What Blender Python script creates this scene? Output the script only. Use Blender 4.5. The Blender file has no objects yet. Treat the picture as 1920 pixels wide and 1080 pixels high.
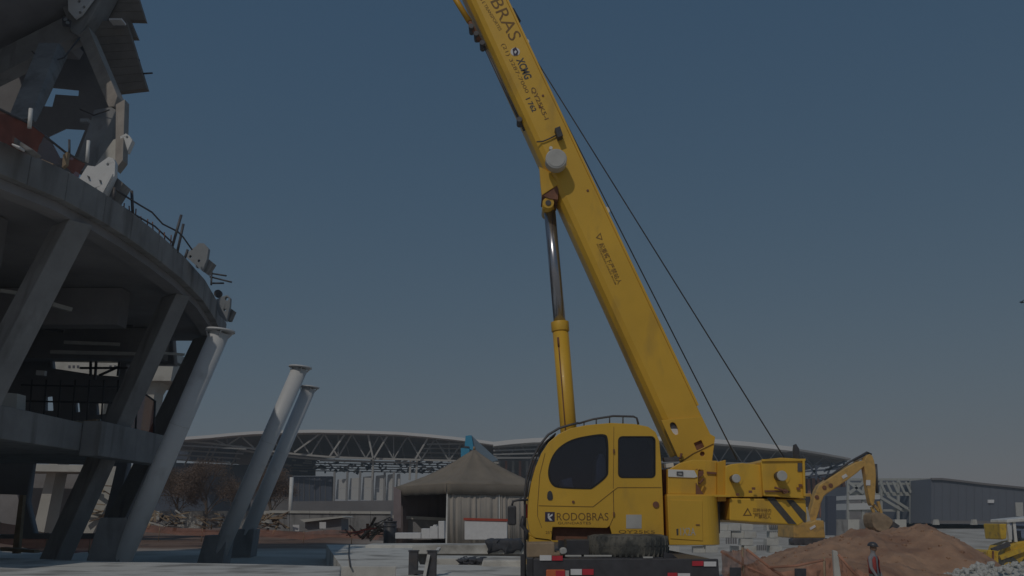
import bpy, bmesh, math, random
from mathutils import Vector, Matrix, noise
random.seed(7)
R = math.radians
S = bpy.context.scene
COL = S.collection

# ------------------------------------------------------------------ camera, sky, sun, exposure
F, CZ = 1600.0, 2.0
PITCH = math.atan(430.0 / F)
cp, sp = math.cos(PITCH), math.sin(PITCH)
cam = bpy.data.cameras.new('camera')
cam.sensor_width = 36.0
cam.lens = 36.0 * F / 1920.0
cam.clip_start, cam.clip_end = 0.1, 6000
camo = bpy.data.objects.new('camera', cam)
COL.objects.link(camo)
camo.location = (0, 0, CZ)
camo.rotation_euler = (R(90) + PITCH, 0, 0)
S.camera = camo

SUN = Vector((-0.42, -0.90, 1.0)).normalized()
EL = math.asin(SUN.z)
ROT = math.atan2(SUN.x, SUN.y)
w = bpy.data.worlds.new('World'); S.world = w; w.use_nodes = True
nt = w.node_tree; nt.nodes.clear()
sky = nt.nodes.new('ShaderNodeTexSky'); sky.sky_type = 'NISHITA'; sky.sun_disc = False
sky.sun_elevation = EL; sky.sun_rotation = ROT
sky.altitude = 0; sky.air_density = 1.0; sky.dust_density = 0.6; sky.ozone_density = 1.0
sep = nt.nodes.new('ShaderNodeSeparateColor'); com = nt.nodes.new('ShaderNodeCombineColor')      # hazy winter sky: flatter and bluer than the model's
for ch_, pw_, ml_ in (('Red', 0.66, 1.206), ('Green', 0.425, 1.908), ('Blue', 0.24, 3.07)):
    pn_ = nt.nodes.new('ShaderNodeMath'); pn_.operation = 'POWER'; pn_.inputs[1].default_value = pw_
    mn_ = nt.nodes.new('ShaderNodeMath'); mn_.operation = 'MULTIPLY'; mn_.inputs[1].default_value = ml_
    nt.links.new(sep.outputs[ch_], pn_.inputs[0]); nt.links.new(pn_.outputs[0], mn_.inputs[0]); nt.links.new(mn_.outputs[0], com.inputs[ch_])
bg = nt.nodes.new('ShaderNodeBackground'); bg.inputs[1].default_value = 0.10
wo = nt.nodes.new('ShaderNodeOutputWorld')
nt.links.new(sky.outputs[0], sep.inputs[0]); nt.links.new(com.outputs[0], bg.inputs[0]); nt.links.new(bg.outputs[0], wo.inputs[0])
sl = bpy.data.lights.new('sun', 'SUN'); sl.energy = 2.35; sl.angle = R(0.5); sl.color = (1.0, 0.93, 0.83)
so = bpy.data.objects.new('sun', sl); COL.objects.link(so)
so.rotation_euler = SUN.to_track_quat('Z', 'Y').to_euler(); so.location = SUN * 60
vs = S.view_settings
S.display_settings.display_device = 'sRGB'
vs.view_transform = 'Standard'; vs.look = 'None'; vs.gamma = 1.0; vs.use_curve_mapping = False
vs.exposure = -1.7
S.cycles.max_bounces = 12; S.cycles.diffuse_bounces = 8; S.cycles.transparent_max_bounces = 16

# ------------------------------------------------------------------ pixel (1920x1080) <-> world helpers
def ray(u, v):
    cx, cy = (u - 960) / F, (540 - v) / F
    return Vector((cx, cp - sp * cy, sp + cp * cy))
def P(u, v, Y):                       # the point of the pixel's ray at distance Y
    d = ray(u, v); t = Y / d.y
    return Vector((d.x * t, Y, CZ + d.z * t))
def Q(u, v, z):                       # the point of the pixel's ray at height z
    d = ray(u, v); t = (z - CZ) / d.z
    return Vector((d.x * t, d.y * t, z))
def PX(u, v, Y):                      # metres per pixel there
    return Y / ray(u, v).y / F
def sm(a, b, x):
    t = min(1, max(0, (x - a) / (b - a))); return t * t * (3 - 2 * t)

# ------------------------------------------------------------------ materials
M = {}
def mat(name, rgb, rough=0.6, var=0.18, scale=3.0, bump=0.0, bscale=30.0, metal=0.0, dirt=None, streak=None, spec=0.5, emit=0, coat=0.0):
    m = bpy.data.materials.new(name); m.use_nodes = True
    n = m.node_tree.nodes; l = m.node_tree.links
    b = n['Principled BSDF']
    b.inputs['Roughness'].default_value = rough; b.inputs['Metallic'].default_value = metal
    b.inputs['Specular IOR Level'].default_value = spec
    b.inputs['Coat Weight'].default_value = coat
    tc = n.new('ShaderNodeTexCoord')
    nz = n.new('ShaderNodeTexNoise'); nz.inputs['Scale'].default_value = scale; nz.inputs['Detail'].default_value = 6
    nz.inputs['Roughness'].default_value = 0.62
    l.new(tc.outputs['Object'], nz.inputs['Vector'])
    rp = n.new('ShaderNodeValToRGB')
    rp.color_ramp.elements[0].position = 0.28; rp.color_ramp.elements[1].position = 0.72
    lo = [c * (1 - var) for c in rgb]; hi = [min(1, c * (1 + var)) for c in rgb]
    rp.color_ramp.elements[0].color = (*lo, 1); rp.color_ramp.elements[1].color = (*hi, 1)
    l.new(nz.outputs['Fac'], rp.inputs['Fac'])
    out = rp.outputs[0]
    if dirt:
        n2 = n.new('ShaderNodeTexNoise'); n2.inputs['Scale'].default_value = dirt[1]; n2.inputs['Detail'].default_value = 8
        if streak:
            mp = n.new('ShaderNodeMapping'); mp.inputs['Scale'].default_value = streak
            l.new(tc.outputs['Object'], mp.inputs['Vector']); l.new(mp.outputs[0], n2.inputs['Vector'])
        else: l.new(tc.outputs['Object'], n2.inputs['Vector'])
        r2 = n.new('ShaderNodeValToRGB'); r2.color_ramp.elements[0].position = dirt[2]; r2.color_ramp.elements[1].position = dirt[2] + 0.16
        r2.color_ramp.elements[0].color = (0, 0, 0, 1); r2.color_ramp.elements[1].color = (dirt[3],) * 3 + (1,)
        l.new(n2.outputs['Fac'], r2.inputs['Fac'])
        mx = n.new('ShaderNodeMixRGB'); mx.inputs[2].default_value = (*dirt[0], 1)
        l.new(r2.outputs[0], mx.inputs[0]); l.new(out, mx.inputs[1]); out = mx.outputs[0]
    l.new(out, b.inputs['Base Color'])
    if bump:
        n3 = n.new('ShaderNodeTexNoise'); n3.inputs['Scale'].default_value = bscale; n3.inputs['Detail'].default_value = 8
        l.new(tc.outputs['Object'], n3.inputs['Vector'])
        bp = n.new('ShaderNodeBump'); bp.inputs['Strength'].default_value = bump; bp.inputs['Distance'].default_value = 0.03
        l.new(n3.outputs['Fac'], bp.inputs['Height']); l.new(bp.outputs[0], b.inputs['Normal'])
    M[name] = m
    return m
YEL = (0.76, 0.458, 0.050)
mat('crane_paint', YEL, 0.42, 0.10, 0.8, 0.04, 9, dirt=((0.40, 0.25, 0.07), 1.7, 0.54, 0.5), streak=(1.5, 1.5, .55), coat=0.08)
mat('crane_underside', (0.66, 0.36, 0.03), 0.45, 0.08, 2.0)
mat('machine_paint', (0.66, 0.41, 0.12), 0.45, 0.15, 2.5, dirt=((0.3, 0.2, 0.1), 3, 0.52, 0.6))
mat('loader_paint', (0.70, 0.46, 0.05), 0.45, 0.15, 2.5, dirt=((0.3, 0.2, 0.1), 3, 0.5, 0.6))
mat('black_paint', (0.06, 0.06, 0.068), 0.5, 0.3, 6)
mat('dark_steel', (0.085, 0.085, 0.095), 0.5, 0.35, 5, dirt=((0.16, 0.12, 0.09), 4, 0.55, 0.5))
mat('chrome', (0.42, 0.43, 0.47), 0.24, 0.05, 3, metal=0.85)
mat('grey_metal', (0.5, 0.5, 0.48), 0.45, 0.12, 5)
mat('white_metal', (0.74, 0.74, 0.72), 0.5, 0.10, 3, dirt=((0.4, 0.37, 0.32), 4, 0.58, 0.5))
mat('rubber', (0.075, 0.077, 0.072), 0.85, 0.3, 12, 0.3, 60, dirt=((0.20, 0.19, 0.16), 5, 0.46, 0.7))
mat('seal_rubber', (0.02, 0.02, 0.02), 0.7, 0.2, 10)
mat('print_black', (0.085, 0.08, 0.075), 0.6, 0.25, 9)
mat('print_brown', (0.22, 0.12, 0.03), 0.6, 0.25, 7)
mat('print_navy', (0.05, 0.04, 0.08), 0.6, 0.2, 7)
mat('print_red', (0.35, 0.06, 0.05), 0.6, 0.2, 7)
mat('print_white', (0.75, 0.75, 0.76), 0.5, 0.08, 7)
mat('reflect_red', (0.55, 0.04, 0.06), 0.3, 0.1, 9)
mat('lamp_orange', (0.62, 0.16, 0.06), 0.25, 0.1, 9)
mat('rust_shade', (0.22, 0.10, 0.06), 0.75, 0.3, 7)  # rust brown, also laid where shade is painted in
mat('cab_dark', (0.10, 0.10, 0.12), 0.8, 0.2, 4)
mat('concrete', (0.29, 0.288, 0.288), 0.88, 0.20, 1.2, 0.3, 9, dirt=((0.15, 0.145, 0.14), 1.6, 0.52, 0.7), streak=(1.6, 1.6, .35))
mat('concrete_white', (0.70, 0.695, 0.66), 0.88, 0.12, 1.4, 0.4, 6, dirt=((0.30, 0.29, 0.27), 1.1, 0.50, 0.85))  # dark blotches paint in shadow patches besides ordinary stains
mat('concrete_pale', (0.56, 0.55, 0.51), 0.88, 0.10, 0.9, 0.25, 8, dirt=((0.30, 0.28, 0.25), 0.8, 0.56, 0.6))
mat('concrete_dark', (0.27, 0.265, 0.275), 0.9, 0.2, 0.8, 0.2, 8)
mat('panel_brown', (0.22, 0.195, 0.175), 0.9, 0.14, 2.0, 0.2, 10)
mat('precast', (0.36, 0.33, 0.30), 0.9, 0.16, 2.0, 0.2, 10)
mat('steel_light', (0.70, 0.71, 0.72), 0.45, 0.06, 1.5, 0.04, 8, dirt=((0.38, 0.36, 0.33), 2.2, 0.6, 0.5))
mat('bracket_white', (0.72, 0.73, 0.73), 0.5, 0.05, 4, dirt=((0.45, 0.38, 0.3), 5, 0.62, 0.5))
mat('bracket_shade_grey', (0.27, 0.29, 0.31), 0.6, 0.1, 4, dirt=((0.2, 0.18, 0.16), 5, 0.58, 0.6))  # darkened bracket colour, paints shade onto the far rim plates
mat('roof_white', (0.76, 0.76, 0.76), 0.6, 0.06, 0.05)
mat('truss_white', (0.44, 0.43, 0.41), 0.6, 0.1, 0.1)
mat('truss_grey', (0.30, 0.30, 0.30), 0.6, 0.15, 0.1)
mat('arena_dark', (0.21, 0.20, 0.205), 0.85, 0.25, 0.08)
mat('arena_blue', (0.085, 0.10, 0.14), 0.8, 0.15, 0.08)
mat('panel_white', (0.60, 0.61, 0.61), 0.7, 0.05, 0.05)
mat('fin_red', (0.30, 0.14, 0.10), 0.8, 0.2, 0.2)
mat('hall_grey', (0.15, 0.165, 0.20), 0.75, 0.10, 0.09)
mat('frame_steel', (0.42, 0.43, 0.41), 0.6, 0.12, 0.3)
mat('tent_valance', (0.22, 0.19, 0.155), 0.9, 0.10, 1.6, 0.3, 5)
mat('tent_canvas', (0.29, 0.245, 0.195), 0.9, 0.10, 1.6, 0.3, 5, dirt=((0.14, 0.12, 0.09), 1.1, 0.56, 0.4))
mat('curtain', (0.45, 0.405, 0.355), 0.9, 0.10, 1.8, 0.3, 5)
mat('tent_dark', (0.30, 0.25, 0.26), 0.9, 0.2, 1)
mat('blue_panel', (0.06, 0.34, 0.55), 0.5, 0.08, 1)
mat('blue_grey', (0.18, 0.25, 0.32), 0.6, 0.1, 1)
mat('dirt', (0.42, 0.255, 0.165), 0.95, 0.22, 1.4, 1.0, 5, dirt=((0.25, 0.135, 0.09), 0.45, 0.5, 0.8))
mat('rock', (0.52, 0.52, 0.49), 0.9, 0.25, 2.0, 0.3, 6)
mat('timber', (0.36, 0.27, 0.18), 0.85, 0.3, 3)
mat('twig', (0.19, 0.14, 0.105), 0.9, 0.3, 2)
mat('leaf_dry', (0.22, 0.155, 0.115), 0.85, 0.4, 1.5)
mat('bark', (0.16, 0.12, 0.09), 0.9, 0.3, 5)
mat('skin', (0.30, 0.18, 0.12), 0.6, 0.08, 8)
mat('shirt_grey', (0.28, 0.28, 0.30), 0.9, 0.12, 9)
mat('vest_red', (0.42, 0.07, 0.06), 0.85, 0.12, 9)
mat('trousers', (0.10, 0.12, 0.11), 0.9, 0.15, 9)
mat('helmet', (0.07, 0.07, 0.08), 0.4, 0.1, 9)
mat('plastic_red', (0.45, 0.08, 0.05), 0.5, 0.1, 5)
mat('bird_dark', (0.04, 0.045, 0.05), 0.8, 0.2, 9)
mat('block_white', (0.60, 0.60, 0.57), 0.85, 0.12, 2.5, 0.2, 10, dirt=((0.36, 0.33, 0.28), 1.4, 0.54, 0.6))

def glassmat(name, tint, mix, rough=0.06):
    m = bpy.data.materials.new(name); m.use_nodes = True
    n = m.node_tree.nodes; l = m.node_tree.links; n.clear()
    tr = n.new('ShaderNodeBsdfTransparent'); tr.inputs[0].default_value = (*tint, 1)
    gl = n.new('ShaderNodeBsdfGlossy'); gl.inputs['Roughness'].default_value = rough; gl.inputs[0].default_value = (0.9, 0.92, 0.95, 1)
    lw = n.new('ShaderNodeFresnel'); lw.inputs['IOR'].default_value = 1.5
    ad = n.new('ShaderNodeMath'); ad.operation = 'ADD'; ad.inputs[1].default_value = mix; ad.use_clamp = True
    mx = n.new('ShaderNodeMixShader'); o = n.new('ShaderNodeOutputMaterial')
    l.new(lw.outputs[0], ad.inputs[0]); l.new(ad.outputs[0], mx.inputs[0])
    l.new(tr.outputs[0], mx.inputs[1]); l.new(gl.outputs[0], mx.inputs[2]); l.new(mx.outputs[0], o.inputs[0])
    M[name] = m
glassmat('cab_glass', (0.62, 0.68, 0.80), 0.025, 0.03)
def netmat(name, rgb, hole):
    m = bpy.data.materials.new(name); m.use_nodes = True
    n = m.node_tree.nodes; l = m.node_tree.links
    b = n['Principled BSDF']; b.inputs['Roughness'].default_value = 0.9
    tc = n.new('ShaderNodeTexCoord'); nz = n.new('ShaderNodeTexNoise'); nz.inputs['Scale'].default_value = 2.2; nz.inputs['Detail'].default_value = 6
    rp = n.new('ShaderNodeValToRGB'); rp.color_ramp.elements[0].position = .3; rp.color_ramp.elements[1].position = .7
    rp.color_ramp.elements[0].color = (*[c * .7 for c in rgb], 1); rp.color_ramp.elements[1].color = (*[min(1, c * 1.3) for c in rgb], 1)
    l.new(tc.outputs['Object'], nz.inputs['Vector']); l.new(nz.outputs['Fac'], rp.inputs['Fac']); l.new(rp.outputs[0], b.inputs['Base Color'])
    b.inputs['Alpha'].default_value = 1 - hole
    M[name] = m
netmat('orange_net', (0.36, 0.16, 0.11), 0.45)
netmat('pink_net', (0.54, 0.27, 0.18), 0.28)
netmat('red_cloth', (0.30, 0.095, 0.065), 0.2)
netmat('lilac_net', (0.42, 0.36, 0.42), 0.75)

# ------------------------------------------------------------------ object helpers
def tag(o, label=None, cat=None, group=None, kind=None):
    if label: o['label'] = label
    if cat: o['category'] = cat
    if group: o['group'] = group
    if kind: o['kind'] = kind
    return o
def thing(name, label, cat, loc=(0, 0, 0), group=None):
    o = bpy.data.objects.new(name, None); COL.objects.link(o); o.location = loc
    o.empty_display_size = 0.3
    return tag(o, label, cat, group)
def link(name, me, m, parent=None):
    o = bpy.data.objects.new(name, me); COL.objects.link(o)
    if m is not None:
        me.materials.clear(); me.materials.append(M[m] if isinstance(m, str) else m)
    if parent is not None:
        o.parent = parent
        if parent.parent is None and parent.type == 'EMPTY':
            o.location = -Vector(parent.location)
    return o
def finish(bm, name, m, parent=None, bevel=0, segs=2, smooth=False, angle=35):
    bmesh.ops.recalc_face_normals(bm, faces=bm.faces)
    if smooth:
        for f in bm.faces: f.smooth = True
    me = bpy.data.meshes.new(name); bm.to_mesh(me); bm.free()
    o = link(name, me, m, parent)
    if bevel:
        b = o.modifiers.new('bevel', 'BEVEL'); b.width = bevel; b.segments = segs; b.limit_method = 'ANGLE'; b.angle_limit = R(angle)
        b.harden_normals = False
    return o
def add_prism(bm, pts, off):
    a = [bm.verts.new(p) for p in pts]; b = [bm.verts.new(Vector(p) + off) for p in pts]
    n = len(a)
    bm.faces.new(a); bm.faces.new(b[::-1])
    for i in range(n): bm.faces.new((a[i], b[i], b[(i + 1) % n], a[(i + 1) % n]))
def add_box(bm, lo, hi):
    x0, y0, z0 = lo; x1, y1, z1 = hi
    add_prism(bm, [(x0, y0, z0), (x1, y0, z0), (x1, y0, z1), (x0, y0, z1)], Vector((0, y1 - y0, 0)))
def frame_of(d):
    d = d.normalized(); up = Vector((0, 0, 1)) if abs(d.z) < 0.95 else Vector((0, 1, 0))
    s = d.cross(up).normalized(); return d, s, s.cross(d)
def add_beam(bm, a, b, w_, h_):
    a, b = Vector(a), Vector(b); d, s, u = frame_of(b - a)
    q = [a + s * x * w_ / 2 + u * y * h_ / 2 for x, y in ((-1, -1), (1, -1), (1, 1), (-1, 1))]
    add_prism(bm, q, b - a)
def add_tube(bm, pts, r, n=10, cap=True):
    pts = [Vector(p) for p in pts]; rings = []
    rr = r if isinstance(r, (list, tuple)) else [r] * len(pts)
    ps = None
    for i, p in enumerate(pts):
        d = (pts[min(i + 1, len(pts) - 1)] - pts[max(i - 1, 0)]).normalized()
        if ps is None: _, s, u = frame_of(d)
        else:
            s = (ps - d * ps.dot(d)).normalized(); u = s.cross(d)
        ps = s
        rings.append([bm.verts.new(p + (s * math.cos(2 * math.pi * k / n) + u * math.sin(2 * math.pi * k / n)) * rr[i]) for k in range(n)])
    for a, b in zip(rings, rings[1:]):
        for k in range(n):
            f = bm.faces.new((a[k], a[(k + 1) % n], b[(k + 1) % n], b[k])); f.smooth = True
    if cap:
        bm.faces.new(rings[0][::-1]); bm.faces.new(rings[-1])
def box(name, lo, hi, m, parent=None, bevel=0, **k):
    bm = bmesh.new(); add_box(bm, lo, hi); return finish(bm, name, m, parent, bevel, **k)
def beam(name, a, b, w_, h_, m, parent=None, bevel=0):
    bm = bmesh.new(); add_beam(bm, a, b, w_, h_); return finish(bm, name, m, parent, bevel)
def tube(name, pts, r, m, parent=None, n=10):
    bm = bmesh.new(); add_tube(bm, pts, r, n); return finish(bm, name, m, parent)
def prism(name, pts, off, m, parent=None, bevel=0, **k):
    bm = bmesh.new(); add_prism(bm, [Vector(p) for p in pts], Vector(off)); return finish(bm, name, m, parent, bevel, **k)
def pxp(name, px, Y0, Y1, m, parent=None, bevel=0, **k):     # a plate or block whose near face has these pixels
    return prism(name, [P(u, v, Y0) for u, v in px], (0, Y1 - Y0, 0), m, parent, bevel, **k)
def disc(name, c, nrm, r, t, m, parent=None, n=20, bevel=0):
    nrm = Vector(nrm).normalized(); bm = bmesh.new()
    add_tube(bm, [c, Vector(c) + nrm * t], r, n); return finish(bm, name, m, parent, bevel)
def smoothpoly(pts, it=2):
    for _ in range(it):
        o = []
        for i, p in enumerate(pts):
            q = pts[(i + 1) % len(pts)]
            o += [(p[0] * .75 + q[0] * .25, p[1] * .75 + q[1] * .25), (p[0] * .25 + q[0] * .75, p[1] * .25 + q[1] * .75)]
        pts = o
    return pts
def rrect(u0, v0, u1, v1, r, n=4):
    out = []
    for cx, cy, a in ((u1 - r, v1 - r, 0), (u0 + r, v1 - r, 90), (u0 + r, v0 + r, 180), (u1 - r, v0 + r, 270)):
        for k in range(n + 1):
            t = R(a + 90 * k / n); out.append((cx + r * math.cos(t), cy + r * math.sin(t)))
    return out
def circ(u, v, r, n=20, ry=None):
    return [(u + r * math.cos(2 * math.pi * k / n), v + (ry or r) * math.sin(2 * math.pi * k / n)) for k in range(n)]
def holed(name, outline, holes, Y0, Y1, m, parent=None, bevel=0):      # a plate with real openings
    cu = bpy.data.curves.new(name, 'CURVE'); cu.dimensions = '2D'; cu.fill_mode = 'BOTH'; cu.extrude = abs(Y1 - Y0) / 2
    for poly in [outline] + holes:
        s = cu.splines.new('POLY'); s.points.add(len(poly) - 1); s.use_cyclic_u = True
        for q, (u, v) in zip(s.points, poly):
            p = P(u, v, Y0); q.co = (p.x, p.z, 0, 1)
    tmp = bpy.data.objects.new('tmp', cu); COL.objects.link(tmp)
    bpy.context.view_layer.update()
    me = bpy.data.meshes.new_from_object(tmp.evaluated_get(bpy.context.evaluated_depsgraph_get()))
    bpy.data.objects.remove(tmp); bpy.data.curves.remove(cu)
    yc = (Y0 + Y1) / 2
    for v in me.vertices:
        x, z, d = v.co; v.co = (x, yc - d, z)
    me.name = name
    bm = bmesh.new(); bm.from_mesh(me); bmesh.ops.remove_doubles(bm, verts=bm.verts, dist=1e-5); bpy.data.meshes.remove(me)
    return finish(bm, name, m, parent, bevel)
def text(name, body, pa, pb, hpx, Y, m, parent, bold=0.0, thick=0.003):   # lettering fitted between two pixels on the plane Y
    cu = bpy.data.curves.new(name, 'FONT'); cu.body = body; cu.extrude = 0.0; cu.offset = bold; cu.fill_mode = 'FRONT'
    cu.resolution_u = 3
    tmp = bpy.data.objects.new('tmp', cu); COL.objects.link(tmp); bpy.context.view_layer.update()
    me = bpy.data.meshes.new_from_object(tmp.evaluated_get(bpy.context.evaluated_depsgraph_get()))
    bpy.data.objects.remove(tmp); bpy.data.curves.remove(cu)
    xs = [v.co.x for v in me.vertices]; ys = [v.co.y for v in me.vertices]
    if not xs: return None
    A, B = P(*pa, Y), P(*pb, Y); d = (B - A); L = d.length; d.normalize()
    up = Vector((-d.z, 0, d.x)); h = hpx * PX(*pa, Y)
    for v in me.vertices:
        x = (v.co.x - min(xs)) / (max(xs) - min(xs)) * L; y = (v.co.y - min(ys)) / (max(ys) - min(ys)) * h
        v.co = A + d * x + up * y + Vector((0, -thick, 0))
    me.name = name
    return link(name, me, m, parent)

# ------------------------------------------------------------------ ground
def H(x, y):
    left = 0.85 * sm(21, 27, y)
    right = -1.3 * sm(19, 30, y) * (1 - sm(55, 105, y)) + 0.6 * sm(55, 105, y)
    t = sm(-1.0, 6.0, x)
    near = left * (1 - t) + right * t
    far = sm(110, 170, y)
    return near * (1 - far) + 1.0 * far
def terrain():
    xs = sorted(set([-3000, -1500, -800, -400, -250] + [i * 4 for i in range(-45, 46)] + [i for i in range(-24, 40)] + [250, 400, 800, 1500, 3000]))
    ys = [-200, -100, -50, -25, -10, 0] + list(range(2, 60)) + list(range(60, 130, 4)) + [140, 160, 180, 220, 300, 450, 700, 1200, 2500, 5000]
    bm = bmesh.new(); g = []
    for y in ys:
        row = []
        for x in xs:
            z = H(x, y)
            if 18 < y < 130 and abs(x) < 180: z += 0.10 * noise.fractal(Vector((x * .25, y * .25, 0)), 1, 2, 4)
            row.append(bm.verts.new((x, y, z)))
        g.append(row)
    for a, b in zip(g, g[1:]):
        for i in range(len(xs) - 1): bm.faces.new((a[i], a[i + 1], b[i + 1], b[i]))
    m = bpy.data.materials.new('site_ground'); m.use_nodes = True
    n = m.node_tree.nodes; l = m.node_tree.links; b = n['Principled BSDF']; b.inputs['Roughness'].default_value = 0.95
    tc = n.new('ShaderNodeTexCoord'); sx = n.new('ShaderNodeSeparateXYZ'); l.new(tc.outputs['Object'], sx.inputs[0])
    nz = n.new('ShaderNodeTexNoise'); nz.inputs['Scale'].default_value = 0.35; nz.inputs['Detail'].default_value = 9; l.new(tc.outputs['Object'], nz.inputs['Vector'])
    pale = n.new('ShaderNodeValToRGB'); pale.color_ramp.elements[0].position = .3; pale.color_ramp.elements[1].position = .65
    pale.color_ramp.elements[0].color = (.38, .345, .295, 1); pale.color_ramp.elements[1].color = (.64, .605, .55, 1)
    red = n.new('ShaderNodeValToRGB'); red.color_ramp.elements[0].position = .3; red.color_ramp.elements[1].position = .7
    red.color_ramp.elements[0].color = (.15, .085, .06, 1); red.color_ramp.elements[1].color = (.30, .20, .145, 1)
    l.new(nz.outputs['Fac'], pale.inputs[0]); l.new(nz.outputs['Fac'], red.inputs[0])
    mr = n.new('ShaderNodeMapRange'); mr.inputs['From Min'].default_value = -9; mr.inputs['From Max'].default_value = -4
    l.new(sx.outputs['X'], mr.inputs['Value'])
    my = n.new('ShaderNodeMapRange'); my.inputs['From Min'].default_value = 31; my.inputs['From Max'].default_value = 35
    my.inputs['To Min'].default_value = 1; my.inputs['To Max'].default_value = 0; l.new(sx.outputs['Y'], my.inputs['Value'])
    mm = n.new('ShaderNodeMath'); mm.operation = 'MAXIMUM'; l.new(mr.outputs[0], mm.inputs[0]); l.new(my.outputs[0], mm.inputs[1])
    mx = n.new('ShaderNodeMixRGB'); l.new(mm.outputs[0], mx.inputs[0]); l.new(red.outputs[0], mx.inputs[1]); l.new(pale.outputs[0], mx.inputs[2])
    l.new(mx.outputs[0], b.inputs['Base Color'])
    n3 = n.new('ShaderNodeTexNoise'); n3.inputs['Scale'].default_value = 4; n3.inputs['Detail'].default_value = 9; l.new(tc.outputs['Object'], n3.inputs['Vector'])
    bp = n.new('ShaderNodeBump'); bp.inputs['Strength'].default_value = .6; bp.inputs['Distance'].default_value = .06
    l.new(n3.outputs['Fac'], bp.inputs['Height']); l.new(bp.outputs[0], b.inputs['Normal'])
    o = finish(bm, 'ground', m, None, smooth=True); tag(o, 'bare construction ground of pale gravel and reddish dirt', kind='structure')
terrain()

# ------------------------------------------------------------------ stadium under construction, left
st = thing('stadium_stand', 'unfinished concrete stadium stand with raking columns filling the left side', 'building', (-12, 15, 0))
top_px = [(-160, 190), (-70, 232), (0, 262), (60, 290), (130, 322), (200, 365), (250, 400), (300, 440), (345, 480), (385, 525), (406, 562), (425, 607)]
ZT = 7.6
rim = [Q(u, v, ZT) for u, v in top_px]
def inset(p, d): return Vector((p.x - d, p.y, p.z))
for i, (a, b) in enumerate(zip(rim, rim[1:])):
    g = (b - a) * (0.006 / max(.1, (b - a).length))
    a2, b2 = a + g, b - g
    dz = 0.52
    pts = [a2, b2, inset(b2, .3), inset(a2, .3)]
    prism('fascia_segment', pts, (0, 0, -dz), 'concrete', st, bevel=.012)
bm = bmesh.new()
sl_pts = [inset(p, .31) for p in rim]
add_prism(bm, [Vector((p.x, p.y, 7.40)) for p in sl_pts] + [Vector((-24, rim[-1].y, 7.40)), Vector((-24, rim[0].y, 7.40))], Vector((0, 0, -.32)))
finish(bm, 'floor_slab', 'concrete_dark', st)
for a, b in zip(rim[1:], rim[2:]):                           # edge beam set back below the fascia
    pts = [inset(a, .16), inset(b, .16), inset(b, .5), inset(a, .5)]
    prism('edge_beam', [Vector((p.x, p.y, 7.075)) for p in pts], (0, 0, -.16), 'concrete_dark', st)
def rimx(y):
    for a, b in zip(rim, rim[1:]):
        if a.y <= y <= b.y: return a.x + (b.x - a.x) * (y - a.y) / (b.y - a.y)
    return rim[-1].x
def rake(Y, top, base, wx, wy, zt=6.92, z0=0.0, name='raking_column', t=R(36)):
    bm = bmesh.new()
    zg = min(z0, H(base, Y)) - .1
    a, b = Vector((-math.cos(t), math.sin(t), 0)), Vector((math.sin(t), math.cos(t), 0))
    lo = [Vector((base, Y, zg)) + q for q in (Vector((0, 0, 0)), a * wx * 1.15, a * wx * 1.15 + b * wy, b * wy)]
    hi = [Vector((top, Y, zt)) + q for q in (Vector((0, 0, 0)), a * wx, a * wx + b * wy, b * wy)]
    add_prism(bm, lo, Vector((0, 0, .01)))
    bm.verts.ensure_lookup_table()
    for k in range(4): bm.verts[4 + k].co = hi[k]
    return finish(bm, name, 'concrete', st, bevel=.02)
rake(13.75, -7.55, -10.05, .60, .42)
rake(18.75, -7.62, -10.0, .60, .36)
rake(23.4, -8.45, -10.9, .8, .5, z0=.8)
# mezzanine floor and its end
bm = bmesh.new()
add_prism(bm, [P(-40, 770, 17.2), P(250, 800, 19.2), P(302, 826, 20.6), P(300, 851, 20.6), P(250, 833, 19.2), P(-40, 822, 17.2)], Vector((-.02, 0.01, 0)) + Vector((-9, 4, 0)))
bm.free()
box('mezzanine_slab', (-24, 9.4, 3.30), (-8.75, 21.6, 3.86), 'concrete', st, bevel=.015)
box('mezzanine_edge', (-8.74, 17.5, 3.20), (-8.35, 21.65, 3.90), 'concrete', st, bevel=.015)
# inside: rear walls, cross beams, tall supports
holed('rear_wall', [(-260, 560), (318, 560), (326, 684), (236, 682), (222, 770), (236, 800), (238, 872), (226, 930), (196, 1010), (-260, 1010)],
      [[(92, 663), (155, 668), (225, 678), (222, 706), (180, 703), (95, 690)], [(80, 742), (98, 740), (100, 770), (80, 770)], [(136, 752), (148, 750), (150, 772), (138, 774)], [(176, 754), (204, 752), (198, 776), (178, 778)],
       [(58, 868), (142, 870), (218, 874), (205, 930), (186, 1000), (62, 1000), (48, 940)],
       [(-40, 925), (44, 928), (40, 1002), (-40, 1002)]], 25.2, 25.5, 'concrete_dark', st)
for y in (13.75, 18.75, 23.0):
    box('cross_beam', (-23, y + .05, 6.20), (-8.9 if y < 23 else -9.6, y + .5, 7.06), 'concrete_dark', st)
box('core_wall', (-24.0, 9.3, 0), (-23.6, 24.0, 15), 'concrete_dark', st)
for y in (10.5, 16.2, 21.0):
    box('inner_pier', (-14.2, y, -.1), (-13.4, y + .8, 7.06), 'concrete_dark', st, bevel=.02)
for u0, v0, u1, v1 in ((95, 660, 270, 664), (120, 642, 225, 646)):
    beam('pipe_run', P(u0, v0, 22.5), P(u1, v1, 23.0), .09, .09, 'grey_metal', st)
# scaffold bars seen in the lit gap
for (a, b) in (((170, 655), (170, 705)), ((182, 655), (178, 712)), ((225, 670), (221, 705)), ((150, 690), (240, 690)), ((186, 704), (222, 688))):
    beam('scaffold_bar', P(*a, 24.4), P(*b, 24.4), .06, .06, 'dark_steel', st)
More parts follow.
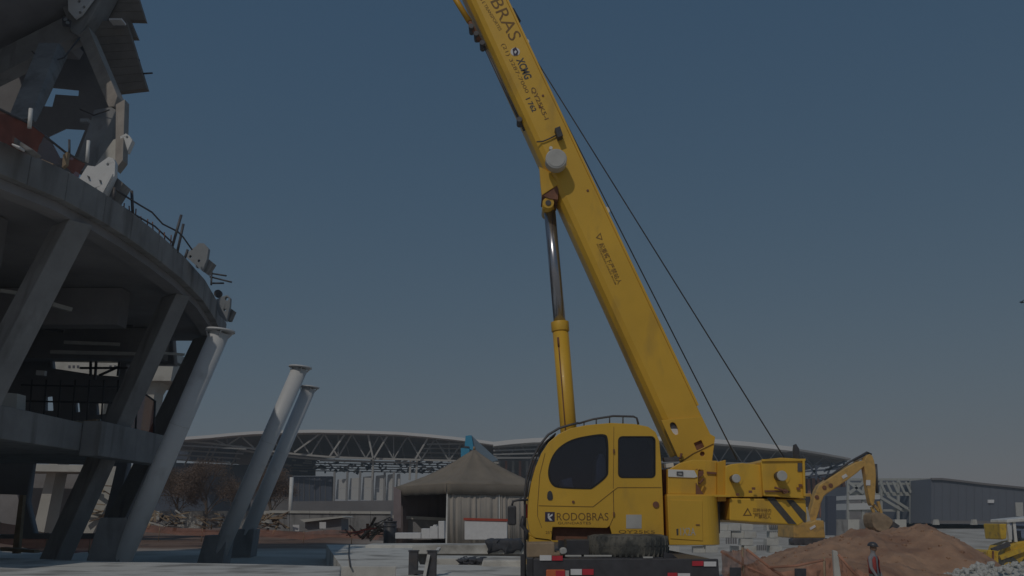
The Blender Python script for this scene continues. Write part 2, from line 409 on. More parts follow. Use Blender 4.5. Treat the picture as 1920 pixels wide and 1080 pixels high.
# fittings, boards and cables under the slab
for u0, v0, u1, v1, y, m_, w_ in ((0, 545, 44, 551, 17, 'grey_metal', .07), (98, 571, 134, 581, 18, 'grey_metal', .09), (305, 662, 346, 665, 22, 'grey_metal', .06), (0, 600, 120, 622, 20, 'dark_steel', .06), (110, 596, 250, 612, 21, 'dark_steel', .05)):
    beam('pipe_run', P(u0, v0, y), P(u1, v1, y + .3), w_, w_, m_, st)
for u0, v0, u1, v1 in ((105, 640, 160, 656), (163, 642, 214, 656), (120, 627, 205, 637)):
    pxp('formwork_board', [(u0, v0), (u1, v0 + 2), (u1, v1 + 2), (u0, v1)], 23.2, 23.26, 'timber', st)
pxp('inner_panel', [(0, 735), (32, 738), (30, 790), (0, 792)], 16.0, 16.3, 'concrete_pale', st)
pxp('work_light', [(68, 694), (84, 695), (83, 704), (67, 703)], 20, 20.1, 'panel_white', st)
for k in range(7):
    x_ = 60 + 27 * k; tube('scaffold_bar', [P(x_, 712, 23.5), P(x_ - 6, 800, 23.5)], .025, 'dark_steel', st, 6)
for v_ in (722, 752): tube('scaffold_bar', [P(40, v_, 23.5), P(232, v_ + 4, 23.5)], .025, 'dark_steel', st, 6)
for k in range(12):
    rq = random.Random(k); u_ = 20 + 17 * k; pxp('waste_board', [(u_, 790 + rq.uniform(-3, 3)), (u_ + rq.uniform(8, 26), 790 + rq.uniform(-6, 3)), (u_ + 20, 801), (u_, 800)], 19 + rq.random(), 19.9, 'timber' if k % 3 else 'grey_metal', st)
# raised tier: raking seats carried high above the fascia
sec = []
x, z = -12.2, 17.4
prof = []
for k in range(6):
    prof.append((x, z)); prof.append((x - .85, z)); x -= .85; z -= .55
under = [(px_ + .1, pz - .75) for px_, pz in (prof[-1], prof[0])]
for y0, y1 in ((9.5, 12.6), (12.65, 17.6), (17.65, 23.2)):
    off = -.9 if y1 < 20 else 0.0
    dx = 0.0 if y1 < 13 else (0.0 if y1 < 18 else -.25)
    bm = bmesh.new()
    add_prism(bm, [Vector((a + dx, y0, b)) for a, b in prof + under], Vector((0, y1 - y0, 0)))
    finish(bm, 'seating_tier', 'concrete_dark', st)
for y in (11.2, 16.4, 21.9):
    bm = bmesh.new()
    add_prism(bm, [Vector((-12.1, y, 16.6)), Vector((-17.3, y, 13.4)), Vector((-17.3, y, 12.6)), Vector((-12.3, y, 15.6))], Vector((0, .5, 0)))
    finish(bm, 'raker_beam', 'concrete', st)
box('shade_slab', (-17.2, 13.0, 19.4), (-12.3, 23.2, 19.9), 'concrete_dark', st)  # unseen slab added above the stand to shade the upper frames
# dark wall of the upper concourse with stair-shaped openings
holed('concourse_wall', [(-200, -60), (150, -60), (170, 40), (205, 130), (222, 196), (208, 205), (160, 300), (128, 330), (60, 300), (0, 270), (-200, 200)],
      [[(80, 199), (97, 163), (148, 168), (147, 180), (104, 177), (98, 200)], [(90, 255), (122, 240), (160, 242), (137, 300), (112, 296)]],
      24.2, 24.28, 'concrete_dark', st)
pxp('concourse_beam', [(-60, 60), (128, 72), (140, 50), (105, -40), (-60, -60)], 23.4, 24.1, 'concrete_dark', st)
def pxy(name, pts, d, m, bevel=.02):
    return prism(name, [P(*q) for q in pts], (0, d, 0), m, st, bevel)
pxy('upper_column', [(14, 222, 17.6), (58, 222, 17.6), (120, 98, 20.5), (110, 80, 20.5), (72, 80, 20.5)], .22, 'concrete')
pxy('upper_column', [(138, 318, 17.6), (164, 322, 17.6), (218, 206, 18.6), (208, 200, 18.6), (176, 206, 18.6)], .5, 'concrete')
pxy('slanted_beam', [(146, 66, 21.6), (166, 50, 21.6), (220, 180, 18.6), (214, 200, 18.6), (203, 200, 18.6)], .5, 'precast')
pxy('slanted_beam', [(92, -40, 21.8), (140, -40, 21.8), (204, -30, 21.8), (172, 30, 21.8), (148, 68, 21.8), (132, 58, 21.8), (124, 30, 21.8)], .7, 'concrete')
pxy('steel_post', [(217, 196, 18.2), (234, 186, 18.2), (230, 300, 16.8), (216, 318, 16.8)], .25, 'precast', .01)
pxy('upper_girder', [(60, 62, 22.4), (128, 66, 22.4), (142, 82, 22.4), (134, 96, 22.4), (60, 92, 22.4)], .5, 'concrete_dark')
# outer precast panels, each of planks
for n_, (a, b, c, d) in enumerate((((166, 40), (236, 38), (275, 166), (222, 172)), ((178, 36), (243, 36), (257, 70), (240, 70)), ((188, -10), (257, -10), (272, 38), (186, 36)), ((180, -120), (246, -120), (258, -12), (190, -12)))):
    N_ = (9, 2, 3, 6)[n_]
    L = lambda p, q, t: (p[0] + (q[0] - p[0]) * t, p[1] + (q[1] - p[1]) * t)
    yy = 22.3 + .25 * (n_ > 0)
    for k in range(N_):
        t0, t1 = k / N_, (k + .965) / N_
        pxp('precast_plank', [L(a, d, t0), L(b, c, t0), L(b, c, t1), L(a, d, t1)], yy + random.uniform(0, .012), yy + .2, 'panel_brown', st)
    pxp('panel_back', [L(a, c, .03), L(b, d, .03), L(c, a, .03), L(d, b, .03)], yy + .201, yy + .26, 'concrete_dark', st)
pxy('lit_panel', [(170, 322, 17.3), (212, 262, 17.8), (217, 260, 17.8), (216, 300, 17.3), (200, 322, 17.3)], .2, 'concrete_pale', .01)
box('light_fitting', P(213, 45, 22.2), P(228, 37, 21.9), 'print_white', st)
tube('rebar_stub', [P(268, 138, 22.4), P(286, 137, 22.4)], .025, 'dark_steel', st, 6)
tube('rebar_stub', [P(256, 113, 22.4), P(262, 113, 22.4)], .025, 'dark_steel', st, 6)
# white steel bracket plates on the rim
def bracket(px, holes, Y, t, m='bracket_white'):
    return holed('bracket_plate', px, holes, Y, Y + t, m, st, bevel=.008)
bracket([(146, 338), (164, 310), (178, 312), (203, 294), (212, 297), (216, 304), (215, 329), (196, 371)],
        [circ(202, 308, 2.6), [(163, 329), (168, 331), (171, 340), (167, 340)], [(185, 337), (190, 338), (192, 346), (188, 346)], circ(179, 354, 2.6)], 15.0, .12)
b2 = pxp('bracket_side', [(197, 371), (216, 330), (231, 343), (212, 374)], 15.16, 15.5, 'concrete', st)
beam('bracket_rib', P(191, 362, 14.95), P(210, 326, 14.95), .035, .05, 'bracket_white', st)
bracket([(225, 256), (236, 250), (243, 255), (248, 263), (238, 285), (228, 280)], [circ(238, 257, 2.4)], 17.3, .15)
bracket([(345, 478), (367, 462), (372, 456), (382, 456), (391, 466), (388, 486), (379, 508)],
        [circ(357, 481, 2.6), circ(373, 489, 2.6), circ(368, 499, 1.8)], 18.6, .12, 'bracket_shade_grey')
pxp('bracket_side', [(380, 508), (389, 484), (399, 492), (386, 512)], 18.75, 19.0, 'concrete', st)
bracket([(404, 562), (416, 556), (426, 553), (432, 559), (431, 575), (424, 603), (410, 590)], [circ(425, 560, 3.4), circ(421, 581, 2.2)], 22.2, .12, 'bracket_shade_grey')
pxp('bracket_side', [(424, 600), (431, 577), (438, 582), (430, 600)], 22.35, 22.6, 'concrete', st)
bracket([(126, -20), (186, -20), (152, 26), (140, 34), (128, 20)], [circ(157, 13, 3), circ(150, 23, 3), circ(148, 2, 3)], 21.6, .1, 'steel_light')
disc('sheave', P(408, 550, 21.5), (0, 1, 0), .1, .1, 'dark_steel', st)
for k, (a, b) in enumerate((((392, 512), (424, 517)), ((394, 519), (434, 529)), ((396, 531), (419, 531)), ((397, 506), (396, 534)))):
    tube('rebar_stub', [P(*a, 19.6), P(*b, 19.3)], .022, 'dark_steel', st, 6)

# gusset plates, hoses and stubs on the upper frame
pxp('gusset_plate', [(116, 30), (133, 38), (131, 50), (117, 48)], 21.5, 21.55, 'dark_steel', st)
for u, v in ((122, 36), (126, 42)): disc('plate_bolt', P(u, v, 21.45), (0, 1, 0), .05, .05, 'bracket_shade_grey', st, 8)
tube('cable', [P(60, 96, 20), P(84, 120, 20), P(120, 108, 20), P(150, 70, 21)], .02, 'dark_steel', st, 6)
tube('cable', [P(150, 205, 18.5), P(176, 216, 18.4), P(205, 206, 18.3)], .018, 'dark_steel', st, 6)
pxp('cleat', [(150, 222), (166, 222), (164, 228), (150, 228)], 17.5, 17.6, 'bracket_shade_grey', st)
for k in range(9):
    u_, v_, y_ = 232 + 11 * k, 386 + 8.2 * k, 15.3 + .24 * k
    tube('rebar_stub', [P(u_, v_ + 6, y_), P(u_ + (-1) ** k, v_ - 5 - 3 * (k % 3), y_)], .012, 'rust_shade', st, 5)
# guard rail along the rim
gr = thing('guard_rail', 'thin dark guard rail with sagging wires along the concrete rim', 'railing', (-7.4, 17, 7.6))
for a, b, y in (((249, 402), (247, 358), 15.6), ((322, 466), (340, 403), 17.4), ((332, 474), (344, 420), 17.7), ((346, 486), (352, 468), 18.3), ((213, 376), (215, 352), 14.9)):
    tube('post', [P(*a, y), P(*b, y)], .03, 'dark_steel', gr, 8)
for pts in ([(214, 354, 14.9), (248, 376, 15.6), (285, 398, 16.5), (305, 420, 17), (333, 434, 17.5), (343, 444, 17.8), (360, 468, 18.3)],
            [(210, 376, 14.9), (247, 399, 15.6), (290, 424, 16.6), (322, 454, 17.4)]):
    tube('wire', [P(*q) for q in pts], .018, 'dark_steel', gr, 6)
def sheet(name, grid, m, parent=None, wob=.03):
    bm = bmesh.new(); g = [[bm.verts.new(Vector(p) + Vector((0, random.uniform(-wob, wob), random.uniform(-wob, wob) * .3))) for p in row] for row in grid]
    for a, b in zip(g, g[1:]):
        for i in range(len(a) - 1): bm.faces.new((a[i], a[i + 1], b[i + 1], b[i]))
    return finish(bm, name, m, parent, smooth=True)
def strip(tops, bots, n=6):
    rows = []
    for k in range(n + 1):
        t = k / n; rows.append([a.lerp(b, t) for a, b in zip(tops, bots)])
    return rows
sn = thing('safety_net', 'red and lilac safety netting tied along the upper rim at the far left', 'safety net', (-8, 12.5, 7.6))
def edge_pts(lst, steps=4):
    out = []
    for (a, b) in zip(lst, lst[1:]):
        for k in range(steps): out.append(P(*[a[i] + (b[i] - a[i]) * k / steps for i in range(3)]))
    out.append(P(*lst[-1])); return out
sheet('red_netting', strip(edge_pts([(-30, 190, 11.5), (0, 204, 11.8), (55, 232, 12.3), (85, 255, 12.7)]), edge_pts([(-30, 250, 11.5), (0, 264, 11.8), (40, 284, 12.3), (66, 290, 12.7)])), 'red_cloth', sn)
sheet('lilac_netting', strip(edge_pts([(82, 258, 12.8), (100, 272, 13.1), (122, 286, 13.6)]), edge_pts([(66, 292, 12.8), (90, 304, 13.1), (118, 312, 13.6)])), 'lilac_net', sn)
sheet('red_netting', strip(edge_pts([(128, 285, 13.7), (160, 306, 14.4)]), edge_pts([(122, 312, 13.7), (146, 336, 14.4)])), 'red_cloth', sn)
tube('top_wire', [P(-30, 190, 11.5), P(55, 232, 12.3), P(122, 285, 13.6), P(163, 308, 14.5)], .02, 'dark_steel', sn, 6)
for a, b, y in (((55, 240), (58, 204), 12.2), ((163, 304), (166, 264), 14.4)):
    tube('pole', [P(*a, y), P(*b, y)], .032, 'white_metal', sn, 8)
tube('pole', [P(130, 296, 13.6), P(130, 262, 13.6)], .02, 'dark_steel', sn, 8)
pxp('timber_offcut', [(118, 290), (127, 284), (124, 308), (116, 314)], 13.5, 13.58, 'timber', sn)
pxp('timber_offcut', [(78, 298), (100, 307), (96, 311), (76, 301)], 13.0, 13.1, 'timber', sn)
pxp('cement_bag', [(22, 252), (34, 262), (62, 280), (50, 284), (26, 270), (20, 268)], 12.1, 12.4, 'concrete', sn, bevel=.03)
pxp('cement_bag', [(22, 268), (38, 274), (36, 278), (20, 271)], 11.95, 12.1, 'print_white', sn, bevel=.02)

mn = thing('safety_net', 'brownish red netting on the mezzanine between the raking columns', 'safety net', (-8.9, 20.5, 3.9))
sheet('netting', strip([P(238, 738, 20.6), P(256, 730, 20.8), P(270, 735, 21.0), P(292, 755, 21.2)], [P(226, 806, 20.6), P(246, 806, 20.8), P(268, 812, 21.0), P(288, 820, 21.2)], 5), 'red_cloth', mn, .04)
for u0, v0, u1, v1, y in ((258, 728, 254, 808, 20.75), (291, 752, 288, 820, 21.15)): tube('post', [P(u0, v0, y), P(u1, v1, y)], .025, 'dark_steel', mn, 6)
tube('top_rail', [P(236, 736, 20.55), P(258, 729, 20.75), P(292, 753, 21.15)], .022, 'dark_steel', mn, 6)

# the lit far side of the bowl seen through the frame
fs = thing('far_terrace', 'sunlit pale concrete terrace seen through the stadium frame', 'building', (-26, 46, .8))
Yb = 46
pxp('terrace_band', [(60, 660), (326, 660), (326, 676), (60, 676)], Yb, Yb + 3, 'concrete_pale', fs)
pxp('terrace_band', [(60, 678), (326, 682), (320, 714), (60, 712)], Yb - .6, Yb + 3, 'concrete_pale', fs)
for u in (128, 136, 144, 205, 214): pxp('dark_opening', [(u, 685), (u + 4, 685), (u + 4, 690), (u, 690)], Yb - .62, Yb - .6, 'cab_dark', fs)
for u in (282, 120, 190):
    pxp('support_column', [(u - 16, 716), (u + 20, 716), (u + 8, 735), (u - 10, 860), (u - 40, 1010), (u - 62, 1010), (u - 26, 860), (u - 8, 735)], Yb, Yb + 1.2, 'concrete_pale', fs)
pxp('lower_band', [(-60, 868), (262, 874), (262, 886), (-60, 882)], Yb - 1, Yb + 2, 'concrete_pale', fs)
pxp('back_wall', [(-80, 886), (150, 886), (150, 1012), (-80, 1012)], Yb + 3, Yb + 3.4, 'concrete_dark', fs)
pxp('ramp_wall', [(205, 884), (217, 886), (222, 900), (172, 1004), (140, 1004)], 36, 36.3, 'concrete_pale', fs)

# ------------------------------------------------------------------ raking steel columns (no floor on them yet)
def steel_column(top, base, Yt, Yb_, label, block):
    a, b = P(*top, Yt), P(*base, Yb_)
    d = (b - a).normalized()
    zg = H(b.x, b.y); b = a + d * ((zg - a.z) / d.z)
    t = thing('steel_column', label, 'steel column', b, 'raking tubular steel columns')
    bm = bmesh.new(); add_tube(bm, [a, b], .21, 28); finish(bm, 'pipe', 'steel_light', t)
    disc('cap_plate', a + Vector((0, 0, .0)), (.08, 0, 1), .31, .04, 'steel_light', t, 28)
    for k in range(4):
        ang = k * math.pi / 2 + .4
        beam('stiffener', a + d * .14 + Vector((math.cos(ang), math.sin(ang), 0)) * .20, a + Vector((math.cos(ang), math.sin(ang), 0)) * .27, .012, .04, 'steel_light', t)
    disc('weld_ring', a + d * 2.1, d, .213, .02, 'steel_light', t, 28)
    bm = bmesh.new(); c = P(*block, Yb_ + .1)
    add_prism(bm, [c + Vector((-.40, -.32, .36)), c + Vector((.18, -.32, .36)), c + Vector((.05, -.32, -1.4)), c + Vector((-.75, -.32, -1.4))], Vector((0, .64, 0)))
    finish(bm, 'pedestal', 'concrete', t, bevel=.02)
    return t
steel_column((413, 622), (222, 1062), 18.0, 18.4, 'large light grey steel column with cap plate beside the stadium edge', (232, 1004))
steel_column((563, 690), (405, 1050), 22.9, 23.2, 'white topped steel column, left of the close pair right of the stadium', (418, 1030))
steel_column((580, 727), (455, 1020), 26.6, 26.8, 'shaded grey steel column, right and shorter of the close pair', (470, 1015))

# ------------------------------------------------------------------ foreground concrete slabs, left
slab = thing('concrete_platform', 'pale raised concrete platform along the bottom left edge', 'platform', (-6, 14, 0))
prism('deck', [Q(-300, 1040, 1.22), Q(0, 1046, 1.22), Q(210, 1053, 1.22), Q(500, 1058, 1.22), Q(640, 1062, 1.22), Vector((-2.0, 10.4, 1.22)), Vector((-2.0, 8.0, 1.22)), Vector((-11, 8.0, 1.22))], (0, 0, -1.3), 'concrete_white', slab, bevel=.02)
prism('kerb', [Q(-300, 1060, 1.28), Q(0, 1064, 1.28), Q(300, 1076, 1.28), Q(460, 1083, 1.28), Q(460, 1100, 1.28), Q(-300, 1100, 1.28)], (0, 0, -.058), 'concrete_white', slab, bevel=.01)
fb = thing('concrete_footing', 'long pale concrete footing with a flat ledge beside the crane truck', 'footing', (-2, 25, 0))
bm = bmesh.new(); add_box(bm, (P(690, 1012, 25).x, 24.6, 1.02), (P(1010, 1012, 25).x, 26.0, 1.27)); finish(bm, 'ledge', 'concrete_white', fb, bevel=.02)
box('ledge_wall', (P(700, 1012, 25.2).x, 24.95, .0), (P(1010, 1012, 25).x, 25.9, 1.02), 'concrete', fb)
prism('sloped_apron', [P(612, 1021, 26), P(770, 1021, 26), P(790, 1062, 18.8), P(640, 1062, 18.8)], (0, 0, -.5), 'concrete_white', fb, bevel=.01)
prism('step_block', [P(815, 1041, 22), P(985, 1043, 22), P(985, 1049, 20.6), P(815, 1047, 20.6)], (0, 0, -1.0), 'concrete_white', fb, bevel=.015)
prism('step_block', [P(742, 1058, 17.5), P(985, 1060, 17.5), P(985, 1084, 14.5), P(742, 1082, 14.5)], (0, 0, -1.0), 'concrete_white', fb, bevel=.015)
pxp('upstand', [(905, 1050), (985, 1050), (985, 1085), (898, 1085)], 17.2, 17.9, 'concrete_white', fb, bevel=.03)
pp = thing('formwork_prop', 'pair of dark steel formwork props standing on the pale footing', 'prop', (P(795, 1080, 15).x, 15, 0))
for u0, u1, y in ((768, 784, 15.0), (801, 820, 14.8)):
    a, b = P((u0 + u1) / 2, 1034, y), P((u0 + u1) / 2, 1034, y); b = Vector((b.x, b.y, H(b.x, b.y)))
    box('prop_leg', (a.x - .075, y - .075, 0), (a.x + .075, y + .075, a.z), 'dark_steel', pp, bevel=.01)
    box('head_plate', (a.x - .085, y - .085, a.z), (a.x + .085, y + .085, a.z + .02), 'dark_steel', pp)
beam('cross_bar', P(776, 1072, 14.9), P(812, 1075, 14.8), .05, .06, 'dark_steel', pp)
beam('brace', P(812, 1042, 14.8), P(824, 1028, 15.2), .05, .04, 'white_metal', pp)
beam('brace', P(804, 1040, 14.7), P(796, 1080, 14.7), .05, .05, 'white_metal', pp)
mat('shade_sheet', (0.075, 0.08, 0.095), 0.8, 0.2, 3, 0.3, 8)  # dark sheets standing in for shadow shapes on the footing, no real cloth
def shade_sheet(lab, top, Y0, Y1, drop):
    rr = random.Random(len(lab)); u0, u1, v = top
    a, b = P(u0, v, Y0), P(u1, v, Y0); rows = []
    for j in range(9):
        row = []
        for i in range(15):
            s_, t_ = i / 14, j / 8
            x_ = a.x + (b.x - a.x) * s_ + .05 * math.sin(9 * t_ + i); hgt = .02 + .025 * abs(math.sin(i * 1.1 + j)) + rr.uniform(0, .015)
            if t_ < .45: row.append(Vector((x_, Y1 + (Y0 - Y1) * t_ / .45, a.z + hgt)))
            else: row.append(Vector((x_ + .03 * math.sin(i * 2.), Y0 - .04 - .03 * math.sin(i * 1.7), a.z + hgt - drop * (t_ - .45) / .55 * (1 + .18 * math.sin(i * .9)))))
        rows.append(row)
    o = sheet('shade_mat', rows, 'shade_sheet', None, .008); o.modifiers.new('thick', 'SOLIDIFY').thickness = .012
    tag(o, lab, 'shade_mat')
shade_sheet('dark tarpaulin draped over the footing ledge beside the crane mirror', (912, 978, 1014), 24.55, 25.3, .34)  # stands in for a shadow shape on the ledge, no real tarpaulin
shade_sheet('dark tarpaulin lying on the lower step of the footing', (858, 908, 1052), 20.3, 21.5, .12)  # stands in for a shadow shape on the lower step, no real tarpaulin
hz = tag(tube('rope_hanger', [P(655, 1021, 25.8), P(654, 1040, 22), P(657, 1062, 18.7)], .02, 'dark_steel'), 'thin dark cable lying down the sloped pale concrete', 'cable')

# ------------------------------------------------------------------ mobile crane
cr = thing('mobile_crane', 'yellow truck crane with raised telescopic boom, cab turned to the left', 'crane', (1.6, 12.5, 0))
# --- boom
YB, BW = 14.0, .74
r0, r1 = P(1337, 825, YB), P(950, 0, YB)
l0, l1 = P(1273, 866, YB), P(886, 0, YB)
bd = (r1 - r0).normalized()
pn = Vector((-bd.z, 0, bd.x))                       # from the top flange towards the underside
if (l0 - r0).dot(pn) < 0: pn = -pn
foot, tip = r0 - bd * .0, r0 + bd * 10.3
wB = [(l0 - r0).dot(pn), (l1 - r1).dot(pn)]
wid = (wB[0] + wB[1]) / 2
def boom_section(name, s0, s1, n0, n1, y0, y1, m, extra=0):
    prof = [(n0, y0), (n1 - .10, y0), (n1 - .02, y0 + .05), (n1 + .035, y0 + .17), (n1 + .05, (y0 + y1) / 2), (n1 + .035, y1 - .17), (n1 - .02, y1 - .05), (n1 - .10, y1), (n0, y1)]
    bm = bmesh.new()
    A = [r0 + bd * s0 + pn * n + Vector((0, y - YB, 0)) for n, y in prof]
    add_prism(bm, A, bd * (s1 - s0)); return finish(bm, name, m, cr, bevel=.02, segs=3)
def BP(s, n, y=YB): return r0 + bd * s + pn * n + Vector((0, y - YB, 0))
# foot plate with the slot and cut-outs is the lower end of the same face
boom = boom_section('boom', .0, 10.3, 0, wid, YB, YB + BW, 'crane_paint')
slot_px = smoothpoly([(1256, 793), (1264, 791), (1270, 800), (1273, 812), (1268, 816), (1262, 812), (1257, 802)], 1)
footp = holed('boom_foot', [(1341, 819), (1335, 866), (1276, 868), (1240, 788), (1316, 781), (1332, 814)],
      [slot_px, [(1301, 831), (1315, 825), (1321, 838), (1307, 845)], circ(1317, 851, 4.5)],
      YB - .05, YB - .002, 'crane_paint', cr, bevel=.006)
pxp('pocket_shade', [(1252, 789), (1276, 789), (1278, 804), (1254, 804)], YB - .006, YB - .001, 'cab_dark', cr)  # dark plate painting the shade in the top of the slot
pxp('slot_pale', [(1254, 804), (1278, 804), (1280, 820), (1258, 820)], YB - .006, YB - .001, 'print_white', cr)  # pale plate behind the lower part of the slot
pxp('pocket_shade', [(1297, 822), (1323, 822), (1325, 857), (1299, 857)], YB - .006, YB - .001, 'rust_shade', cr)  # brown plate painting the cut-outs dark inside
tube('lubrication_line', [P(1276, 866, YB - .06), P(1300, 850, YB - .06), P(1338, 832, YB - .06)], .006, 'print_brown', cr, 6)
for s0, s1, k in ((10.3, 13.6, .05), (13.6, 16.8, .10), (16.8, 19.2, .15)):
    boom_section('boom_extension', s0, s1, k, wid - k * .8, YB + k * .8, YB + BW - k * .8, 'crane_paint')
boom_section('boom_collar', 10.15, 10.42, -.04, wid + .03, YB - .04, YB + BW + .04, 'crane_paint')
prism('boom_head', [BP(19.2, -.2), BP(20.1, -.15), BP(20.2, wid * .8), BP(19.2, wid * .9)], (0, BW, 0), 'crane_paint', cr, bevel=.02)
for yy in (.15, .5): disc('head_sheave', BP(20.0, .5, YB + yy), (0, 1, 0), .26, .06, 'dark_steel', cr)
for s in (1.0,):
    pass
# top flange strip and the lower rails
prism('boom_flange', [BP(.6, -.035), BP(10.2, -.035), BP(10.2, .0), BP(.6, .0)], (0, BW, 0), 'crane_paint', cr)
# underside lugs and hoses near the top
for s0, s1, o0, o1, r, m_ in ((8.75, 9.6, .15, .25, .055, 'crane_underside'), (8.3, 8.75, .12, .15, .045, 'rust_shade'), (6.3, 8.4, .06, .09, .022, 'dark_steel')):
    tube('underside_hose', [BP(s0, wid + o0, YB + .2), BP(s1, wid + o1, YB + .2)], r, m_, cr, 8)
for s0, o0 in ((8.6, .17), (8.42, .14), (8.2, .11), (6.5, .07)):
    disc('hose_clamp', BP(s0, wid + o0, YB + .1), (0, 1, 0), .05, .25, 'dark_steel', cr, 10)
# lift-cylinder bracket
pxp('cylinder_bracket', [(1011, 312), (1030, 322), (1048, 345), (1016, 366), (1014, 350)], YB + .02, YB + .10, 'crane_paint', cr, bevel=.008)
pxp('cylinder_bracket', [(1011, 312), (1030, 322), (1046, 352), (1052, 362), (1030, 388), (1018, 378), (1015, 350)], YB + BW - .12, YB + BW - .04, 'crane_paint', cr, bevel=.008)
prism('bracket_web', [P(1014, 318, YB + .1), P(1018, 360, YB + .1), P(1050, 352, YB + .1), P(1030, 318, YB + .1)], (0, BW - .22, 0), 'crane_underside', cr)
pxp('bracket_web', [(1016, 366), (1048, 345), (1046, 374), (1030, 372)], YB + .04, YB + BW - .12, 'rust_shade', cr)
YC = YB + BW / 2
disc('cylinder_pin', P(1028, 380, YB + .06), (0, 1, 0), .10, BW - .12, 'crane_paint', cr, 18)
disc('pin_washer', P(1028, 380, YB + .045), (0, 1, 0), .05, .015, 'dark_steel', cr, 14)
pxp('rod_clevis', [(1019, 372), (1036, 370), (1040, 392), (1022, 394)], YC - .1, YC + .1, 'crane_paint', cr, bevel=.02)
ca, cb, cc = P(1030, 388, YC), P(1050, 610, YC), P(1074, 905, YC)
tube('cylinder_rod', [ca, cb], .104, 'chrome', cr, 28)
disc('cylinder_collar', cb - (cc - cb).normalized() * .06, cc - cb, .155, .17, 'crane_paint', cr, 28, .01)
tube('cylinder_barrel', [cb + (cc - cb).normalized() * .1, cc], .138, 'crane_paint', cr, 28)
side = Vector((-.06, -.13, 0))
tube('cylinder_hose', [cb + side + (cc - cb) * .09, cb + side + (cc - cb) * .15], .018, 'rust_shade', cr, 8)
tube('cylinder_hose', [cb + side + (cc - cb) * .14, cc + side], .010, 'rust_shade', cr, 8)
# floodlight and small fittings on the boom side
fl = disc('floodlight', P(1043, 297, YB - .34), (.0, 1, 0), .185, .22, 'grey_metal', cr, 28, .015)
disc('lens', P(1043, 297, YB - .35), (0, 1, 0), .15, .012, 'grey_metal', fl, 24)
disc('housing', P(1046, 306, YB - .12), (0, 1, 0), .12, .12, 'dark_steel', fl, 18)
beam('yoke', P(1026, 306, YB - .2), P(1062, 308, YB - .2), .03, .05, 'white_metal', fl)
beam('yoke', P(1046, 318, YB - .2), P(1046, 306, YB), .05, .05, 'dark_steel', fl)
disc('bolt', P(1033, 277, YB - .22), (0, 1, 0), .03, .12, 'white_metal', fl, 10)
jb = pxp('junction_box', [(1040, 240), (1050, 236), (1056, 254), (1046, 258)], YB - .16, YB, 'black_paint', cr, bevel=.008)
tube('cable', [P(1042, 254, YB - .03), P(1030, 260, YB - .03), P(1018, 265, YB - .03), P(1006, 266, YB - .02)], .012, 'dark_steel', cr, 6)
for u, v in ((1102, 357), (1018, 179), (1012, 200)):
    disc('bolt_head', P(u, v, YB - .012), (0, 1, 0), .022, .012, 'rust_shade', cr, 8)
for (u, v) in ((986, 82), (1137, 398)):                    # rope guides on the top flange
    g = disc('rope_guide', P(u, v - 4, YB + .2), (0, 1, 0), .065, .3, 'white_metal', cr, 14)
    beam('guide_bracket', P(u - 8, v + 4, YB + .3), P(u + 4, v + 6, YB + .3), .06, .2, 'dark_steel', g)
tube('jib_tube', [P(930, -30, YB + .1), P(962, 26, YB + .1)], .055, 'white_metal', cr, 12)
tube('jib_clamp', [P(958, 20, YB + .1), P(970, 42, YB + .1)], .075, 'black_paint', cr, 12)
tube('jib_strut', [P(944, 0, YB + .02), P(966, 40, YB + .02)], .02, 'dark_steel', cr, 8)
# lettering along the boom
TY = YB
text('lettering', 'RODOBRAS', (868, -96), (957, 78), 23, TY, 'print_brown', cr)
text('lettering', 'GUINDASTES E TRANSPORTES', (876, -40), (936, 58), 6, TY, 'print_brown', cr)
text('lettering', '(21) 3287-7000', (938, 84), (984, 176), 9, TY, 'print_brown', cr)
text('lettering', 'XCMG', (967, 112), (984, 150), 15, TY, 'print_black', cr, .03)
text('lettering', 'QY25K5-I', (993, 166), (1020, 226), 10, TY, 'print_brown', cr, .02)
text('lettering', '1 762', (985, 186), (998, 211), 10, TY, 'print_black', cr, .03)
em = disc('emblem', P(966, 97, YB - .006), (0, 1, 0), .085, .006, 'print_white', cr, 24)
pxp('emblem_mark', [(961, 92), (967, 88), (972, 97), (970, 104), (963, 104)], YB - .010, YB - .006, 'print_navy', em)
pxp('emblem_mark', [(964, 97), (967, 94), (969, 97), (966, 101)], YB - .013, YB - .010, 'print_white', em)
def warning(name, tri, lines, Y):
    a, b, c = tri
    o = holed(name, [a, b, c], [[tuple(p[i] * .62 + sum(q[i] for q in tri) / 3 * .38 for i in (0, 1)) for p in tri]], Y - .004, Y, 'print_brown', cr)
    for body, pa, pb, h in lines: text('lettering', body, pa, pb, h, Y, 'print_brown', cr, .01)
warning('warning_triangle', ((1117, 446), (1126, 436), (1130, 450)), [('起重臂下严禁站人', (1122, 458), (1158, 534), 10), ('NO STANDING UNDER BOOM', (1118, 458), (1153, 534), 3)], TY)
# ropes from the winches to the boom head
for (u, v, y) in ((1374, 840, 14.2), (1466, 842, 14.2)):
    a = P(u + 8, v + 22, y); mid = P(985, 80, y - .0)
    tube('hoist_rope', [a, mid, BP(19.9, -.1, y)], .011, 'dark_steel', cr, 6)
